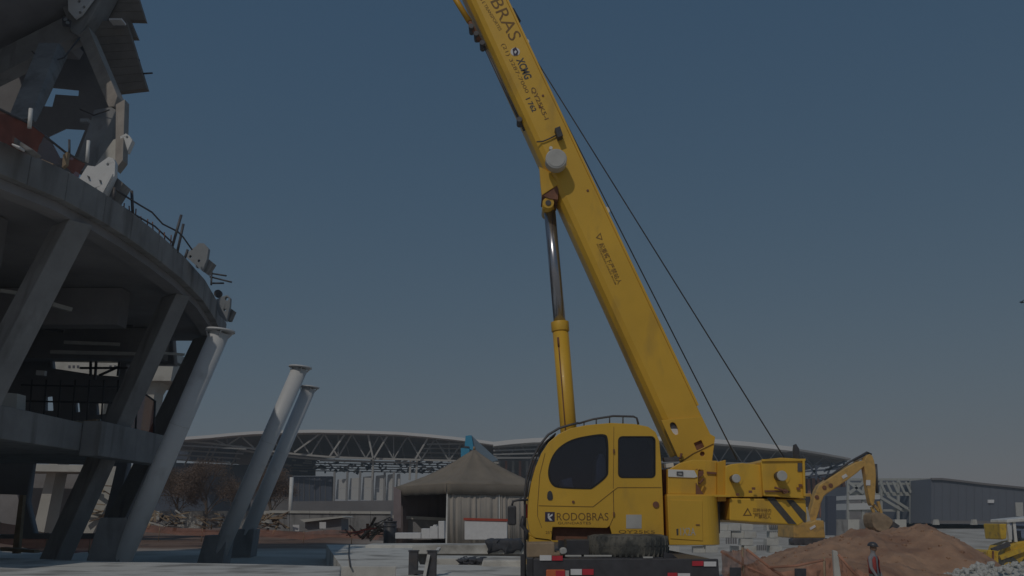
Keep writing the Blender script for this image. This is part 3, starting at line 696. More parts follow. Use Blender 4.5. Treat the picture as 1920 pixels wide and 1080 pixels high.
# --- turret and machinery
pxp('turret_plate', [(1256, 879), (1275, 868), (1300, 862), (1345, 864), (1352, 874), (1352, 934), (1256, 934)], 13.1, 13.2, 'crane_paint', cr, bevel=.01)
pxp('turret_plate', [(1256, 879), (1275, 868), (1300, 862), (1345, 864), (1352, 874), (1352, 934), (1256, 934)], 15.0, 15.1, 'crane_paint', cr, bevel=.01)
pxp('turret_core', [(1262, 884), (1350, 876), (1350, 1000), (1262, 1000)], 13.25, 14.95, 'dark_steel', cr)
pxp('turret_post', [(1345, 866), (1361, 862), (1362, 940), (1345, 940)], 13.02, 15.1, 'crane_underside', cr, bevel=.01)
pxp('pin_cover', [(1326, 884), (1348, 886), (1348, 889), (1326, 888)], 13.07, 13.1, 'rust_shade', cr)
hf = disc('hydraulic_fitting', P(1312, 886, 12.98), (0, 1, 0), .06, .13, 'rust_shade', cr, 14)
tube('hose', [P(1312, 892, 13.0), P(1304, 902, 12.97), P(1312, 906, 12.97), P(1319, 898, 13.0)], .018, 'rust_shade', hf, 8)
tube('hose', [P(1306, 884, 13.0), P(1311, 879, 12.97), P(1318, 883, 13.0)], .015, 'crane_underside', hf, 8)
tube('lever', [P(1268, 862, 13.9), P(1276, 858, 13.9), P(1278, 850, 13.9)], .02, 'rust_shade', cr, 8)
beam('boom_rest', P(1244, 862, 13.3), P(1272, 861, 13.3), .1, .06, 'dark_steel', cr)
beam('boom_rest', P(1244, 874, 13.25), P(1262, 872, 13.25), .1, .06, 'white_metal', cr)
# side box with door
qa, qb = P(1251, 929, 12.8), P(1353, 933, 12.8); qz = P(1252, 1022, 12.8).z
plan = [(qa.x, 12.8), (qb.x - .26, 12.8)] + [(qb.x - .26 + .26 * math.sin(R(a)), 12.8 + .34 * (1 - math.cos(R(a)))) for a in range(10, 91, 10)] + [(qb.x, 13.6), (qa.x, 13.6)]
sb = prism('side_box', [(x, y, qa.z) for x, y in plan], (0, 0, qz - qa.z), 'crane_paint', cr, bevel=.008, angle=60)
pxp('box_door', [(1256, 937), (1317, 939), (1318, 1014), (1257, 1010)], 12.788, 12.8, 'crane_paint', sb, bevel=.005)
pxp('door_latch', [(1305, 983), (1312, 983), (1312, 985), (1305, 985)], 12.775, 12.788, 'rust_shade', sb)
pxp('marker', [(1268, 992), (1272, 991), (1272, 1003), (1269, 1004)], 12.784, 12.788, 'print_black', sb)
text('lettering', '1X2A', (1276, 1004), (1304, 1004), 14, 12.788, 'grey_metal', sb)
pxp('box_lid', [(1251, 926), (1371, 928), (1371, 932), (1251, 931)], 12.90, 13.6, 'crane_paint', cr, bevel=.006)
wp = pxp('white_cabinet', [(1252, 879), (1309, 882), (1309, 927), (1252, 926)], 12.95, 13.08, 'crane_paint', cr, bevel=.008)
pxp('cabinet_plate', [(1253, 880), (1302, 882), (1308, 894), (1302, 896), (1253, 894)], 12.93, 12.95, 'white_metal', wp, bevel=.004)
holed('cabinet_handle', [(1269, 884), (1281, 884), (1281, 892), (1269, 891)], [[(1271, 886), (1279, 886), (1279, 890), (1271, 889)]], 12.915, 12.93, 'dark_steel', wp)
pxp('gap_shadow', [(1305, 905), (1320, 928), (1305, 928)], 12.93, 12.96, 'rust_shade', cr)  # flat brown wedge painted as the shadow beside the cabinet
pxp('rear_gap', [(1243, 880), (1252, 880), (1252, 1016), (1244, 1016)], 13.2, 14, 'rust_shade', cr)
# winch boxes
w1 = pxp('winch_housing', [(1360, 874), (1372, 870), (1392, 868), (1428, 872), (1430, 932), (1360, 932)], 12.98, 15.2, 'crane_paint', cr, bevel=.012)
w2 = pxp('winch_housing', [(1427, 866), (1434, 861), (1464, 858), (1484, 859), (1510, 861), (1511, 935), (1432, 930)], 12.90, 15.2, 'crane_paint', cr, bevel=.012)
for wv, (u, v), r, L, Yw in ((w1, (1381, 897), .062, .20, 12.98), (w2, (1467, 892), .074, .20, 12.90)):
    disc('knob_ring', P(u, v + 1, Yw - .012), (0, 1, 0), r * 1.55, .012, 'crane_paint', wv, 24)
    c = P(u, v, Yw - L)
    disc('knob_body', c + Vector((0, .02, -.0)), (0, 1, 0), r * .92, L - .02, 'dark_steel', wv, 20)
    disc('knob_cap', c, (0, 1, 0), r, .04, 'grey_metal', wv, 24, .008)
beam('lip', P(1428, 863, 12.88), P(1510, 862, 12.88), .02, .03, 'crane_paint', w2)
beam('lip', P(1434, 921, 12.88), P(1470, 921, 12.88), .025, .025, 'rust_shade', w2)
beam('lip', P(1506, 862, 12.88), P(1508, 930, 12.88), .03, .03, 'crane_paint', w2)
ft = disc('hydraulic_fitting', P(1473, 921, 12.80), (0, 1, 0), .035, .1, 'rust_shade', cr, 12)
tube('hose', [P(1452, 914, 12.84), P(1462, 917, 12.82), P(1473, 921, 12.8), P(1479, 922, 12.84)], .016, 'rust_shade', ft, 8)
for u, v in ((1501, 910), (1497, 916), (1413, 916), (1407, 922), (1383, 927)):
    beam('hinge_bolt', P(u - 3, v, 12.88), P(u + 3, v, 12.88), .02, .035, 'rust_shade', cr)
ae = pxp('stay_post', [(1489, 834), (1493, 832), (1499, 842), (1499, 888), (1495, 888), (1489, 858)], 13.0, 13.06, 'black_paint', cr, bevel=.005)
pxp('stay_slot', [(1496, 868), (1506, 868), (1506, 884), (1496, 884)], 12.885, 12.9, 'cab_dark', cr)
# counterweight with hazard stripes
cw = pxp('counterweight', [(1368, 934), (1511, 936), (1514, 975), (1497, 986), (1480, 984), (1368, 976)], 12.97, 15.3, 'crane_paint', cr, bevel=.02)
for px in ([(1437, 933), (1452, 933), (1494, 983), (1478, 982)], [(1474, 937), (1487, 937), (1511, 962), (1511, 980), (1508, 980)]):
    pxp('hazard_stripe', px, 12.964, 12.97, 'print_black', cw)
warning('warning_triangle', ((1393, 967), (1402, 952), (1410, 967)), [('回转半径内', (1412, 960), (1446, 961), 7), ('严禁站人', (1414, 972), (1446, 973), 8), ('KEEP CLEAR', (1412, 964), (1446, 965), 2.4)], 12.97)
# --- operator cab
YK, YKB = 12.9, 13.82
cab_px = [(1003, 1008), (994, 1000), (989, 975), (991, 935), (996, 905), (1004, 876), (1015, 850), (1029, 829), (1047, 814), (1070, 803), (1100, 797), (1145, 793), (1190, 795),
          (1215, 800), (1229, 810), (1236, 826), (1240, 870), (1243, 940), (1245, 1003), (1244, 1014), (1150, 1012), (1143, 986), (1138, 990), (1036, 988), (1034, 1012)]
win1 = smoothpoly([(1029, 880), (1036, 856), (1050, 838), (1074, 824), (1110, 817), (1132, 815), (1139, 822), (1139, 880), (1138, 893), (1110, 915), (1104, 916), (1046, 914), (1036, 908), (1030, 896)], 2)
win2 = rrect(1160, 819, 1228, 895, 8)
cab = holed('cab', cab_px, [win1, win2], YK, YK + .07, 'crane_paint', cr, bevel=.022)
bm = bmesh.new()                                       # shell: the outline carried through to the far side
inner = []
n = len(cab_px)
A = [P(u, v, YK + .071) for u, v in cab_px]; Bk = [p + Vector((0, YKB - YK - .071, 0)) for p in A]
va = [bm.verts.new(p) for p in A]; vb = [bm.verts.new(p) for p in Bk]
for i in range(n):
    bm.faces.new((va[i], vb[i], vb[(i + 1) % n], va[(i + 1) % n]))
bm.faces.new(vb)
o = finish(bm, 'cab_shell', 'crane_paint', cab)
o.modifiers.new('thick', 'SOLIDIFY').thickness = .03
pxp('cab_lining', [(1022, 900), (1030, 860), (1060, 825), (1120, 812), (1225, 812), (1232, 900), (1234, 980), (1030, 980)], YKB - .06, YKB - .035, 'cab_dark', cab)
pxp('front_lining', [(1022, 905), (1026, 880), (1030, 880), (1028, 905)], YK + .1, YKB - .07, 'cab_dark', cab)
pxp('cab_pillar', [(1141, 812), (1158, 812), (1158, 985), (1141, 985)], YK + .075, YK + .13, 'cab_dark', cab)
pxp('cab_floor', [(1020, 935), (1234, 935), (1234, 985), (1020, 985)], YK + .08, YKB - .06, 'cab_dark', cab)
seat = pxp('seat', smoothpoly([(1118, 850), (1136, 850), (1140, 905), (1140, 930), (1095, 930), (1095, 916), (1116, 912)], 1), YK + .16, YK + .7, 'grey_metal', cab, bevel=.03)
pxp('console', [(1050, 900), (1072, 895), (1078, 925), (1050, 925)], YK + .2, YK + .4, 'grey_metal', cab, bevel=.01)
pxp('paper_sticker', [(1054, 900), (1071, 901), (1066, 911), (1056, 910)], YK + .055, YK + .058, 'grey_metal', cab)
pxp('instrument', [(1122, 872), (1136, 874), (1136, 883), (1124, 882)], YK + .2, YK + .25, 'white_metal', cab)
for wpx, nm in ((win1, 'front_side_window'), (win2, 'rear_side_window')):
    cu, cv = sum(p[0] for p in wpx) / len(wpx), sum(p[1] for p in wpx) / len(wpx)
    grow = lambda k: [(cu + (u - cu) * k, cv + (v - cv) * k) for u, v in wpx]
    f = holed('window_seal', grow(1.035), [grow(.975)], YK - .006, YK + .03, 'seal_rubber', cab)
    pxp('window_pane', grow(1.0), YK + .022, YK + .030, 'cab_glass', f)
# windscreen strip on the curved front
fr = [(991, 935), (996, 905), (1004, 876), (1015, 850), (1029, 829), (1047, 814)]
bm = bmesh.new(); g0 = [bm.verts.new(P(u, v, YK + .1) + Vector((-.045, 0, .02))) for u, v in fr]; g1 = [bm.verts.new(v.co + Vector((0, YKB - YK - .22, 0))) for v in g0]
for i in range(len(fr) - 1): bm.faces.new((g0[i], g1[i], g1[i + 1], g0[i + 1]))
ws = finish(bm, 'windscreen', 'cab_dark', cab); ws.modifiers.new('thick', 'SOLIDIFY').thickness = .02
M['cab_dark'].node_tree.nodes['Principled BSDF'].inputs['Roughness'].default_value = .5
# door seams as recess-dark strips, handle, lamp, recess
def seam(pts, wd=.012, m='print_brown'):
    for a, b in zip(pts, pts[1:]): beam('door_seam', P(*a, YK - .001), P(*b, YK - .001), wd, .006, m, cab)
seam([(1010, 948), (1112, 950), (1150, 920), (1158, 914), (1240, 914)])
seam([(1150, 916), (1151, 800)], .006); seam([(1150, 920), (1151, 968), (1143, 986)], .010)
seam([(1008, 948), (1008, 968), (1016, 990)], .008); seam([(1022, 850), (1012, 890), (1008, 948)], .008)
pxp('door_recess', smoothpoly([(1026, 938), (1026, 924), (1031, 919), (1036, 924), (1037, 938)], 1), YK - .008, YK, 'black_paint', cab)
disc('door_lock', P(1075, 941, YK - .015), (0, 1, 0), .02, .015, 'rust_shade', cab, 12)
disc('fuel_cap', P(1230, 946, YK - .02), (0, 1, 0), .045, .02, 'rust_shade', cab, 16)
beam('door_hinge', P(1151, 842, YK - .01), P(1151, 850, YK - .01), .02, .03, 'rust_shade', cab)
beam('door_hinge', P(1151, 960, YK - .01), P(1151, 968, YK - .01), .02, .03, 'rust_shade', cab)
pxp('step_recess', [(1036, 989), (1143, 987), (1146, 1013), (1036, 1013)], YK + .12, YK + .5, 'rust_shade', cab)
pxp('blank_sticker', [(1174, 965), (1203, 965), (1203, 991), (1174, 991)], YK - .004, YK, 'grey_metal', cab)
text('lettering', 'RODOBRAS', (1044, 976), (1141, 976), 14, YK, 'print_brown', cab)
text('lettering', 'GUINDASTES', (1046, 983), (1108, 983), 4.5, YK, 'print_brown', cab)
lg = pxp('logo_plate', [(1022, 960), (1040, 960), (1040, 978), (1022, 978)], YK - .004, YK, 'print_navy', cab)
pxp('logo_mark', [(1027, 963), (1031, 963), (1029, 968), (1036, 963), (1036, 967), (1031, 970), (1036, 976), (1031, 976), (1027, 971)], YK - .007, YK - .004, 'print_white', lg)
text('lettering', 'QY25K5', (1160, 1001), (1228, 1002), 7, YK, 'print_brown', cab)
text('lettering', '25T', (1023, 1001), (1036, 1001), 5, YK, 'print_brown', cab)
# roof rail and front guard tube
rail = [(1085, 794), (1112, 786), (1150, 780), (1188, 781), (1194, 784), (1197, 796)]
rl = tube('roof_rail', [P(u, v, YK + .12) for u, v in rail], .016, 'dark_steel', cab, 8)
tube('roof_rail', [P(u, v, YKB - .12) for u, v in rail], .016, 'dark_steel', cab, 8)
for u, v in ((1095, 791), (1118, 785), (1143, 781), (1168, 780)):
    tube('rail_post', [P(u, v, YK + .12), P(u, v + 14, YK + .12)], .010, 'dark_steel', rl, 6)
tube('guard_tube', [P(*q, YK + .05) for q in ((984, 1080), (984, 985), (984, 925), (988, 892), (998, 860), (1011, 836), (1028, 815), (1048, 803), (1068, 797), (1085, 793))], .018, 'dark_steel', cab, 8)
mi = pxp('mirror', rrect(952, 948, 968, 985, 4), YK - .05, YK + .06, 'black_paint', cr, bevel=.02)
tube('mirror_arm', [P(960, 948, YK), P(962, 940, YK), P(970, 938, YK), P(990, 937, YK)], .016, 'black_paint', mi, 8)
pxp('side_lamp', [(982, 945), (989, 945), (989, 972), (982, 968)], YK + .1, YK + .25, 'reflect_red', cr, bevel=.01)
tube('loose_hose', [P(982, 968, YK), P(978, 985, YK), P(988, 996, YK), P(986, 1012, YK)], .03, 'black_paint', cr, 8)
pxp('cab_base', [(988, 1000), (1004, 1010), (1034, 1013), (1034, 1022), (990, 1020)], YK + .02, YK + .8, 'crane_paint', cr, bevel=.01)
pxp('slew_ring', [(1060, 1010), (1252, 1012), (1252, 1045), (1060, 1045)], 13.1, 15.2, 'dark_steel', cr)
# --- carrier seen from the rear
zt = P(1100, 1044, 11.1).z
xl, xr = P(1000, 1050, 11.0).x, P(1347, 1050, 11.0).x
ck = thing
box('carrier_deck', (xl + .02, 11.06, zt - .34), (xr - .02, 20.6, zt - .03), 'dark_steel', cr, bevel=.02)
box('tail_frame', (xl, 11.0, zt - .62), (xr, 11.055, zt - .02), 'black_paint', cr, bevel=.01)
box('chassis_rail', (.9, 11.1, .62), (1.15, 21.0, zt - .35), 'dark_steel', cr)
box('chassis_rail', (1.9, 11.1, .62), (2.15, 21.0, zt - .35), 'dark_steel', cr)
for u0, v0, u1, v1, m in ((1012, 1041, 1034, 1051, 'print_white'), (1035, 1042, 1055, 1051, 'reflect_red'), (1070, 1067, 1091, 1078, 'print_white'), (1092, 1067, 1113, 1078, 'reflect_red'),
                          (1298, 1052, 1319, 1061, 'reflect_red'), (1320, 1053, 1343, 1062, 'print_white'), (1252, 1074, 1270, 1084, 'reflect_red'), (1271, 1075, 1294, 1085, 'print_white')):
    pxp('reflector_strip', [(u0, v0), (u1, v0), (u1, v1), (u0, v1)], 10.985, 11.0, m, cr)
tl = pxp('tail_lamp', rrect(1024, 1068, 1060, 1088, 3), 10.95, 11.0, 'lamp_orange', cr, bevel=.008)
pxp('lamp_lens', [(1042, 1070), (1059, 1070), (1059, 1087), (1042, 1087)], 10.94, 10.95, 'reflect_red', tl)
pxp('reversing_lamp', [(1060, 1070), (1067, 1070), (1067, 1088), (1060, 1088)], 10.95, 11.0, 'grey_metal', cr)
tr2 = pxp('tail_lamp', rrect(1300, 1082, 1336, 1102, 3), 10.95, 11.0, 'lamp_orange', cr, bevel=.008)
for u0, u1, v in ((1060, 1090, 1042), (1095, 1147, 1042), (1206, 1224, 1045)):
    pxp('deck_strip', [(u0, v - 1.5), (u1, v - 1.5), (u1, v + 1.5), (u0, v + 1.5)], 10.99, 11.0, 'grey_metal', cr)
pxp('rear_step', [(988, 1018), (1040, 1017), (1040, 1036), (1062, 1036), (1058, 1042), (988, 1046)], 11.6, 12.2, 'timber', cr, bevel=.015)
pxp('hook_block', smoothpoly([(1050, 1028), (1062, 1026), (1064, 1038), (1050, 1040)], 1), 11.4, 11.6, 'grey_metal', cr, bevel=.01)
pxp('outrigger_jack', [(988, 1046), (1000, 1046), (1000, 1180), (988, 1180)], 11.3, 11.5, 'black_paint', cr, bevel=.01)
pxp('outrigger_jack', [(976, 1040), (983, 1040), (983, 1190), (976, 1190)], 11.7, 11.8, 'black_paint', cr)
for y in (11.6, 16.0):
    box('outrigger_beam', (xl - .05, y, .75), (xr + .05, y + .3, 1.05), 'dark_steel', cr, bevel=.01)
pxp('deck_locker', [(1062, 1012), (1106, 1012), (1106, 1041), (1062, 1041)], 12.0, 12.6, 'black_paint', cr, bevel=.01)
pxp('deck_bracket', [(1245, 1034), (1262, 1040), (1272, 1048), (1245, 1050)], 11.4, 11.5, 'black_paint', cr)
# spare tyre lying flat: tread lugs round the rim
tc = P(1177, 1023, 12.1); tr = .545; th = PX(1177, 1023, 11.6) * 21
sp_ = None
bm = bmesh.new()
prof = [(tr * .55, -th * .7), (tr * .86, -th), (tr * .965, -th * .86), (tr, -th * .5), (tr, th * .5), (tr * .965, th * .86), (tr * .86, th), (tr * .55, th * .7)]
N = 64; rings = []
for k in range(N):
    a = 2 * math.pi * k / N
    rings.append([bm.verts.new((tc.x + r_ * math.cos(a), tc.y + r_ * math.sin(a), tc.z + z_)) for r_, z_ in prof])
for k in range(N):
    A_, B_ = rings[k], rings[(k + 1) % N]
    for i in range(len(prof)): 
        f = bm.faces.new((A_[i], B_[i], B_[(i + 1) % len(prof)], A_[(i + 1) % len(prof)])); f.smooth = True
tyre = finish(bm, 'spare_tyre', 'rubber', cr)
for k in range(44):
    a = 2 * math.pi * k / 44
    for zz in (-1, 1):
        d = Vector((math.cos(a), math.sin(a), 0)); t_ = Vector((-d.y, d.x, 0))
        b1 = tc + d * (tr - .006) + Vector((0, 0, zz * th * .08)); b2 = tc + d * (tr * .965) + t_ * .02 * zz + Vector((0, 0, zz * th * .86))
        if d.y < .5: beam('tread_lug', b1, b2, .030, .022, 'rubber', tyre)
disc('rim', tc + Vector((0, 0, th * .3)), (0, 0, 1), tr * .56, .05, 'grey_metal', tyre, 24)
# wheels and driving cab (below and behind what the frame shows)
for y in (12.4, 13.75, 17.6, 19.1):
    for s, x in ((0, xl + .02), (1, xr - .36)):
        wv = disc('wheel', (x, y, .52), (1, 0, 0), .52, .34, 'rubber', cr, 28, .04)
        disc('wheel_rim', (x - .01 if s == 0 else x + .34, y, .52), (1, 0, 0), .29, .015, 'grey_metal', wv, 20)
box('driving_cab', (xl + .05, 18.9, .9), (xr - .05, 21.3, 2.45), 'crane_paint', cr, bevel=.08, segs=3)
box('cab_window', (xl + .035, 19.4, 1.7), (xl + .06, 20.9, 2.3), 'cab_dark', cr)
box('cab_window', (xr - .06, 19.4, 1.7), (xr - .035, 20.9, 2.3), 'cab_dark', cr)

# ------------------------------------------------------------------ tent
TA = P(838, 907, 37); al = R(33); L_ = 5.0
ZE = TA.z; ZV = ZE - .42
ex, ey = Vector((math.cos(al), math.sin(al), 0)), Vector((-math.sin(al), math.cos(al), 0))
A0 = Vector((TA.x, TA.y, 0))
cor = [A0, A0 + ex * L_, A0 + ex * L_ + ey * L_, A0 + ey * L_]
cen = (cor[0] + cor[2]) / 2
te = thing('tent', 'brown canvas pyramid tent with pale side curtains behind the crane cab', 'tent', cen + Vector((0, 0, .85)))
peak = Vector((cen.x + .25, cen.y, P(888, 842, cen.y).z))
bm = bmesh.new()
NS, NR = 10, 8
rows = []
for r_ in range(NR + 1):
    t = r_ / NR; row = []
    for s in range(4):
        for k in range(NS):
            q = cor[s].lerp(cor[(s + 1) % 4], k / NS)
            rib = 1 - abs(math.sin(math.pi * k / NS * 2)) * .0
            sag = -.16 * math.sin(math.pi * t) - .10 * math.sin(math.pi * t) * abs(math.sin(math.pi * k / NS * 2)) + random.uniform(-.012, .012)
            p = peak.lerp(Vector((q.x, q.y, ZE)), t); row.append(bm.verts.new((p.x, p.y, p.z + sag)))
    rows.append(row)
for a, b in zip(rows, rows[1:]):
    for i in range(4 * NS):
        f = bm.faces.new((a[i], a[(i + 1) % (4 * NS)], b[(i + 1) % (4 * NS)], b[i])); f.smooth = True
bmesh.ops.remove_doubles(bm, verts=bm.verts, dist=.03)
o = finish(bm, 'canopy', 'tent_canvas', te); o.modifiers.new('thick', 'SOLIDIFY').thickness = .01
for s in range(4):
    a, b = cor[s], cor[(s + 1) % 4]; out = (a + b) / 2 - cen; out.z = 0; out.normalize()
    gridt, gridb = [], []
    for k in range(25):
        q = a.lerp(b, k / 24); wv = out * (.02 + .012 * math.sin(k * 1.9))
        gridt.append(Vector((q.x, q.y, ZE)) + out * .01); gridb.append(Vector((q.x, q.y, ZV - .012 * math.sin(k * 1.3))) + wv)
    v_ = sheet('valance', [gridt, [p.lerp(q, .5) for p, q in zip(gridt, gridb)], gridb], 'tent_valance', te, .004)
    v_.modifiers.new('thick', 'SOLIDIFY').thickness = .01
def curtain(a, b, n=46, m='curtain', bunch=.05, name='side_curtain'):
    out = Vector((b.y - a.y, -(b.x - a.x), 0)).normalized(); t1, t2, t3 = [], [], []
    for k in range(n + 1):
        q = a.lerp(b, k / n); wv = bunch * (math.sin(k * 1.15 + 2 * math.sin(k * .21)) * (.5 + .5 * math.sin(k * .33)) + .5 * math.sin(k * 2.7 + 1) * math.sin(k * .17)) 
        t1.append(Vector((q.x, q.y, ZV + .25)) - out * .05 + out * wv * .25); t2.append(Vector((q.x, q.y, ZV - 1.0)) - out * .05 + out * wv); t3.append(Vector((q.x, q.y, .75)) - out * .05 + out * wv * 1.5)
    o = sheet(name, [t1, t2, t3], m, te, .006); o.modifiers.new('thick', 'SOLIDIFY').thickness = .008
curtain(cor[0] + ex * .03, cor[0] + ex * (L_ * .52)); curtain(cor[0] + ex * (L_ * .54), cor[1] - ex * .03)
curtain(cor[1], cor[2]); curtain(cor[2], cor[3], m='tent_dark', name='rear_curtain')
for c in cor + [cor[0].lerp(cor[1], .53)]:
    cc_ = c.lerp(cen, .02)
    box('tent_pole', (cc_.x - .03, cc_.y - .03, .7), (cc_.x + .03, cc_.y + .03, ZE), 'white_metal', te)
q = cor[3]
pxp('dark_screen', [(738, 912), (752, 920), (752, 990), (738, 990)], 40.5, 40.6, 'tent_dark', te)
disc('finial', peak - Vector((0, 0, .05)), (0, 0, 1), .06, .16, 'timber', te, 8)
# blue mast behind the tent
bl = thing('lifting_mast', 'bright blue mast head with grey blue arm behind the tent peak', 'mast', (P(880, 900, 60).x, 60, .9))
pxp('mast_head', [(873, 817), (884, 816), (889, 845), (871, 838)], 60, 61.2, 'blue_panel', bl)
pxp('mast_body', [(864, 840), (880, 839), (880, 960), (864, 960)], 60, 61.2, 'blue_panel', bl)
pxp('mast_band', [(869, 836), (880, 837), (880, 839.5), (869, 839)], 59.95, 61.2, 'cab_dark', bl)
prism('mast_arm', [P(884, 816, 60.2), P(892, 824, 60.2), P(934, 862, 60.2), P(916, 868, 60.2), P(886, 838, 60.2)], (0, .9, 0), 'blue_grey', bl)

# ------------------------------------------------------------------ site clutter, middle distance left
wb = thing('site_cabin', 'low white site box with a red rim in front of the tent curtains', 'site box', (P(912, 1008, 31).x, 31, .85))
pxp('body', [(871, 976), (951, 978), (951, 1012), (871, 1012)], 31, 32.4, 'print_white', wb, bevel=.02)
pxp('rim', [(869, 971), (952, 973), (952, 977.5), (869, 975.5)], 30.97, 32.43, 'plastic_red', wb)
pl = thing('pallet_stack', 'stepped stack of small white crates left of the tent curtain', 'crates', (P(810, 1005, 30).x, 30, .85))
for (u0, v0, u1, v1) in ((790, 991, 806, 1010), (806, 987, 821, 1010), (812, 984, 818, 987.3), (822, 977, 833, 1010), (741, 999, 789, 1010)):
    pxp('crate', [(u0, v0), (u1, v0), (u1, v1), (u0, v1)], 30, 30.6, 'print_white', pl, bevel=.015)
dr = thing('fuel_drum', 'dark blue drum standing left of the tent', 'drum', (P(732, 1005, 31).x, 31, .85))
a = P(732, 978, 31); bm = bmesh.new(); add_tube(bm, [Vector((a.x, a.y, .85)), a], .22, 20); finish(bm, 'body', 'black_paint', dr)
for z in (1.1, a.z - .15, a.z): 
    bm = bmesh.new(); add_tube(bm, [Vector((a.x, a.y, z - .02)), Vector((a.x, a.y, z + .02))], .235, 20); finish(bm, 'hoop', 'dark_steel', dr)
disc('cap', a + Vector((0, -.08, .0)), (0, 0, 1), .09, .12, 'black_paint', dr, 12)
gw = thing('concrete_wall', 'grey concrete wall with pale coping left of the tent', 'wall', (P(640, 1000, 44).x, 44, .9))
pxp('wall_panel', [(742, 973), (838, 977), (838, 1012), (742, 1012)], 41.5, 41.8, 'concrete_dark', gw)
pxp('coping', [(736, 966), (842, 971), (842, 977), (736, 972)], 41.4, 41.9, 'concrete_pale', gw)
for k in range(6):
    u0, u1 = 505 + k * 38, 505 + k * 38 + 37.4
    pxp('wall_panel', [(u0, 962 + .3 * k), (u1, 962.3 + .3 * k), (u1, 996), (u0, 996)], 60, 60.4, 'concrete', gw)
    pxp('coping', [(u0, 957 + .3 * k), (u1, 957.3 + .3 * k), (u1, 962.2 + .3 * k), (u0, 961.9 + .3 * k)], 59.9, 60.5, 'concrete_pale', gw)
bk = thing('boundary_wall', 'low pale boundary wall under the bare trees', 'wall', (P(400, 980, 75).x, 75, .9))
for k in range(8):
    u0 = 300 + k * 27
    pxp('wall_panel', [(u0, 958), (u0 + 26.5, 958), (u0 + 26.5, 990), (u0, 990)], 75, 75.3, 'concrete_pale' if k % 3 else 'concrete', bk)
sh = thing('low_shelter', 'low flat roofed concrete shelter between the steel columns and the tent', 'shelter', (P(590, 1000, 50).x, 50, .9))
pxp('roof', [(562, 974), (640, 968), (648, 970), (570, 979)], 50, 53, 'concrete_pale', sh)
pxp('wall', [(572, 978), (640, 973), (640, 1002), (572, 1002)], 50.4, 52.6, 'concrete_dark', sh)
def sign(u, v, lab):
    s = thing('site_sign', lab, 'sign', (P(u, 1003, 46).x, 46, .85))
    pxp('board', [(u - 6, v - 6), (u + 6, v - 6), (u + 6, v + 6), (u - 6, v + 6)], 46, 46.04, 'print_white', s)
    tube('post', [P(u, v + 5, 46.07), P(u, 1000, 46.07)], .02, 'grey_metal', s, 6)
sign(555, 990, 'small white board on a post just right of the steel columns'); sign(605, 985, 'small white board on a post in front of the low shelter')
vp = thing('standing_pipe', 'thin pale vertical standpipe in front of the dark arena wall', 'pipe', (P(545, 957, 70).x, 70, .9))
tube('pipe', [P(547, 895, 70), P(543, 985, 70)], .16, 'white_metal', vp, 8)
# red barrier netting across the middle
on = thing('barrier_net', 'orange barrier netting strung along the ground behind the steel columns', 'barrier net', (P(600, 1000, 42).x, 42, .85))
tp = [(240, 984, 44), (270, 984, 44), (300, 986, 44), (340, 990, 44), (380, 992, 44), (420, 995, 43), (470, 992, 43), (520, 994, 42), (570, 998, 42), (620, 993, 41), (660, 995, 41), (720, 999, 40), (735, 1000, 40)]
sheet('netting', strip(edge_pts(tp, 3), [Vector((p.x, p.y, max(.86, p.z - .34))) for p in edge_pts(tp, 3)], 3), 'orange_net', on, .05)
for u, v, y in tp[::2]:
    tube('stake', [P(u, v - 2, y), Vector((P(u, v, y).x, y, .8))], .02, 'timber', on, 6)
on2 = thing('barrier_net', 'red barrier netting in the shade at the lower left corner', 'barrier net', (P(40, 990, 28).x, 28, .85))
tp = [(-40, 984, 27), (0, 980, 27), (40, 986, 27.5), (90, 1000, 28), (130, 1008, 29), (170, 1006, 30), (215, 985, 31)]
sheet('netting', strip(edge_pts(tp, 3), [Vector((p.x, p.y, max(.86, p.z - .6))) for p in edge_pts(tp, 3)], 3), 'red_cloth', on2, .06)
for u, v, y in tp[1::2]:
    tube('stake', [P(u, v - 2, y), Vector((P(u, v, y).x, y, .8))], .02, 'timber', on2, 6)
tp_ = thing('timber_post', 'pale timber post standing at the lower left corner', 'post', (P(30, 1035, 24).x, 24, .85))
prism('post', [P(36, 928, 24), P(44, 928, 24), P(34, 1038, 24), P(22, 1038, 24)], (0, .15, 0), 'timber', tp_, bevel=.01)
prism('plank', [P(0, 1026, 23.6), P(64, 1032, 23.6), P(64, 1037, 23.6), P(0, 1033, 23.6)], (0, .3, 0), 'timber', tp_)
# piles of waste timber and brush
def pile(name, lab, cat, u0, u1, v0, v1, Y, n, m, rr=(.03, .07), piece='plank'):
    t = thing(name, lab, cat, (P((u0 + u1) / 2, v1, Y).x, Y, .85))
    for k in range(n):
        a = P(random.uniform(u0, u1), random.uniform(v0, v1), Y + random.uniform(-.8, .8))
        ang = random.uniform(0, math.pi); l_ = random.uniform(.5, 1.4)
        d = Vector((math.cos(ang), random.uniform(-.5, .5), math.sin(ang) * .45)) * l_
        r_ = random.uniform(*rr); beam(piece, a - d / 2, a + d / 2, r_ * 2, r_, m[k % len(m)], t)
    return t
pile('timber_pile', 'heap of pale waste timber behind the large steel column', 'timber pile', 272, 340, 962, 988, 46, 34, ['timber', 'concrete_pale', 'timber', 'dark_steel'])
pile('timber_pile', 'smaller heap of dark scrap below the bare trees', 'timber pile', 378, 430, 966, 990, 48, 26, ['twig', 'dark_steel', 'timber'])
pile('brush_pile', 'brown brush heap right of the paired steel columns', 'brush pile', 484, 530, 966, 992, 46, 30, ['twig', 'leaf_dry', 'timber'])
pile('scrap_heap', 'heap of rusty pipes on the ground left of the drum', 'scrap heap', 645, 692, 994, 1001, 38, 10, ['rust_shade', 'plastic_red', 'timber'], (.04, .06), 'pipe_length')
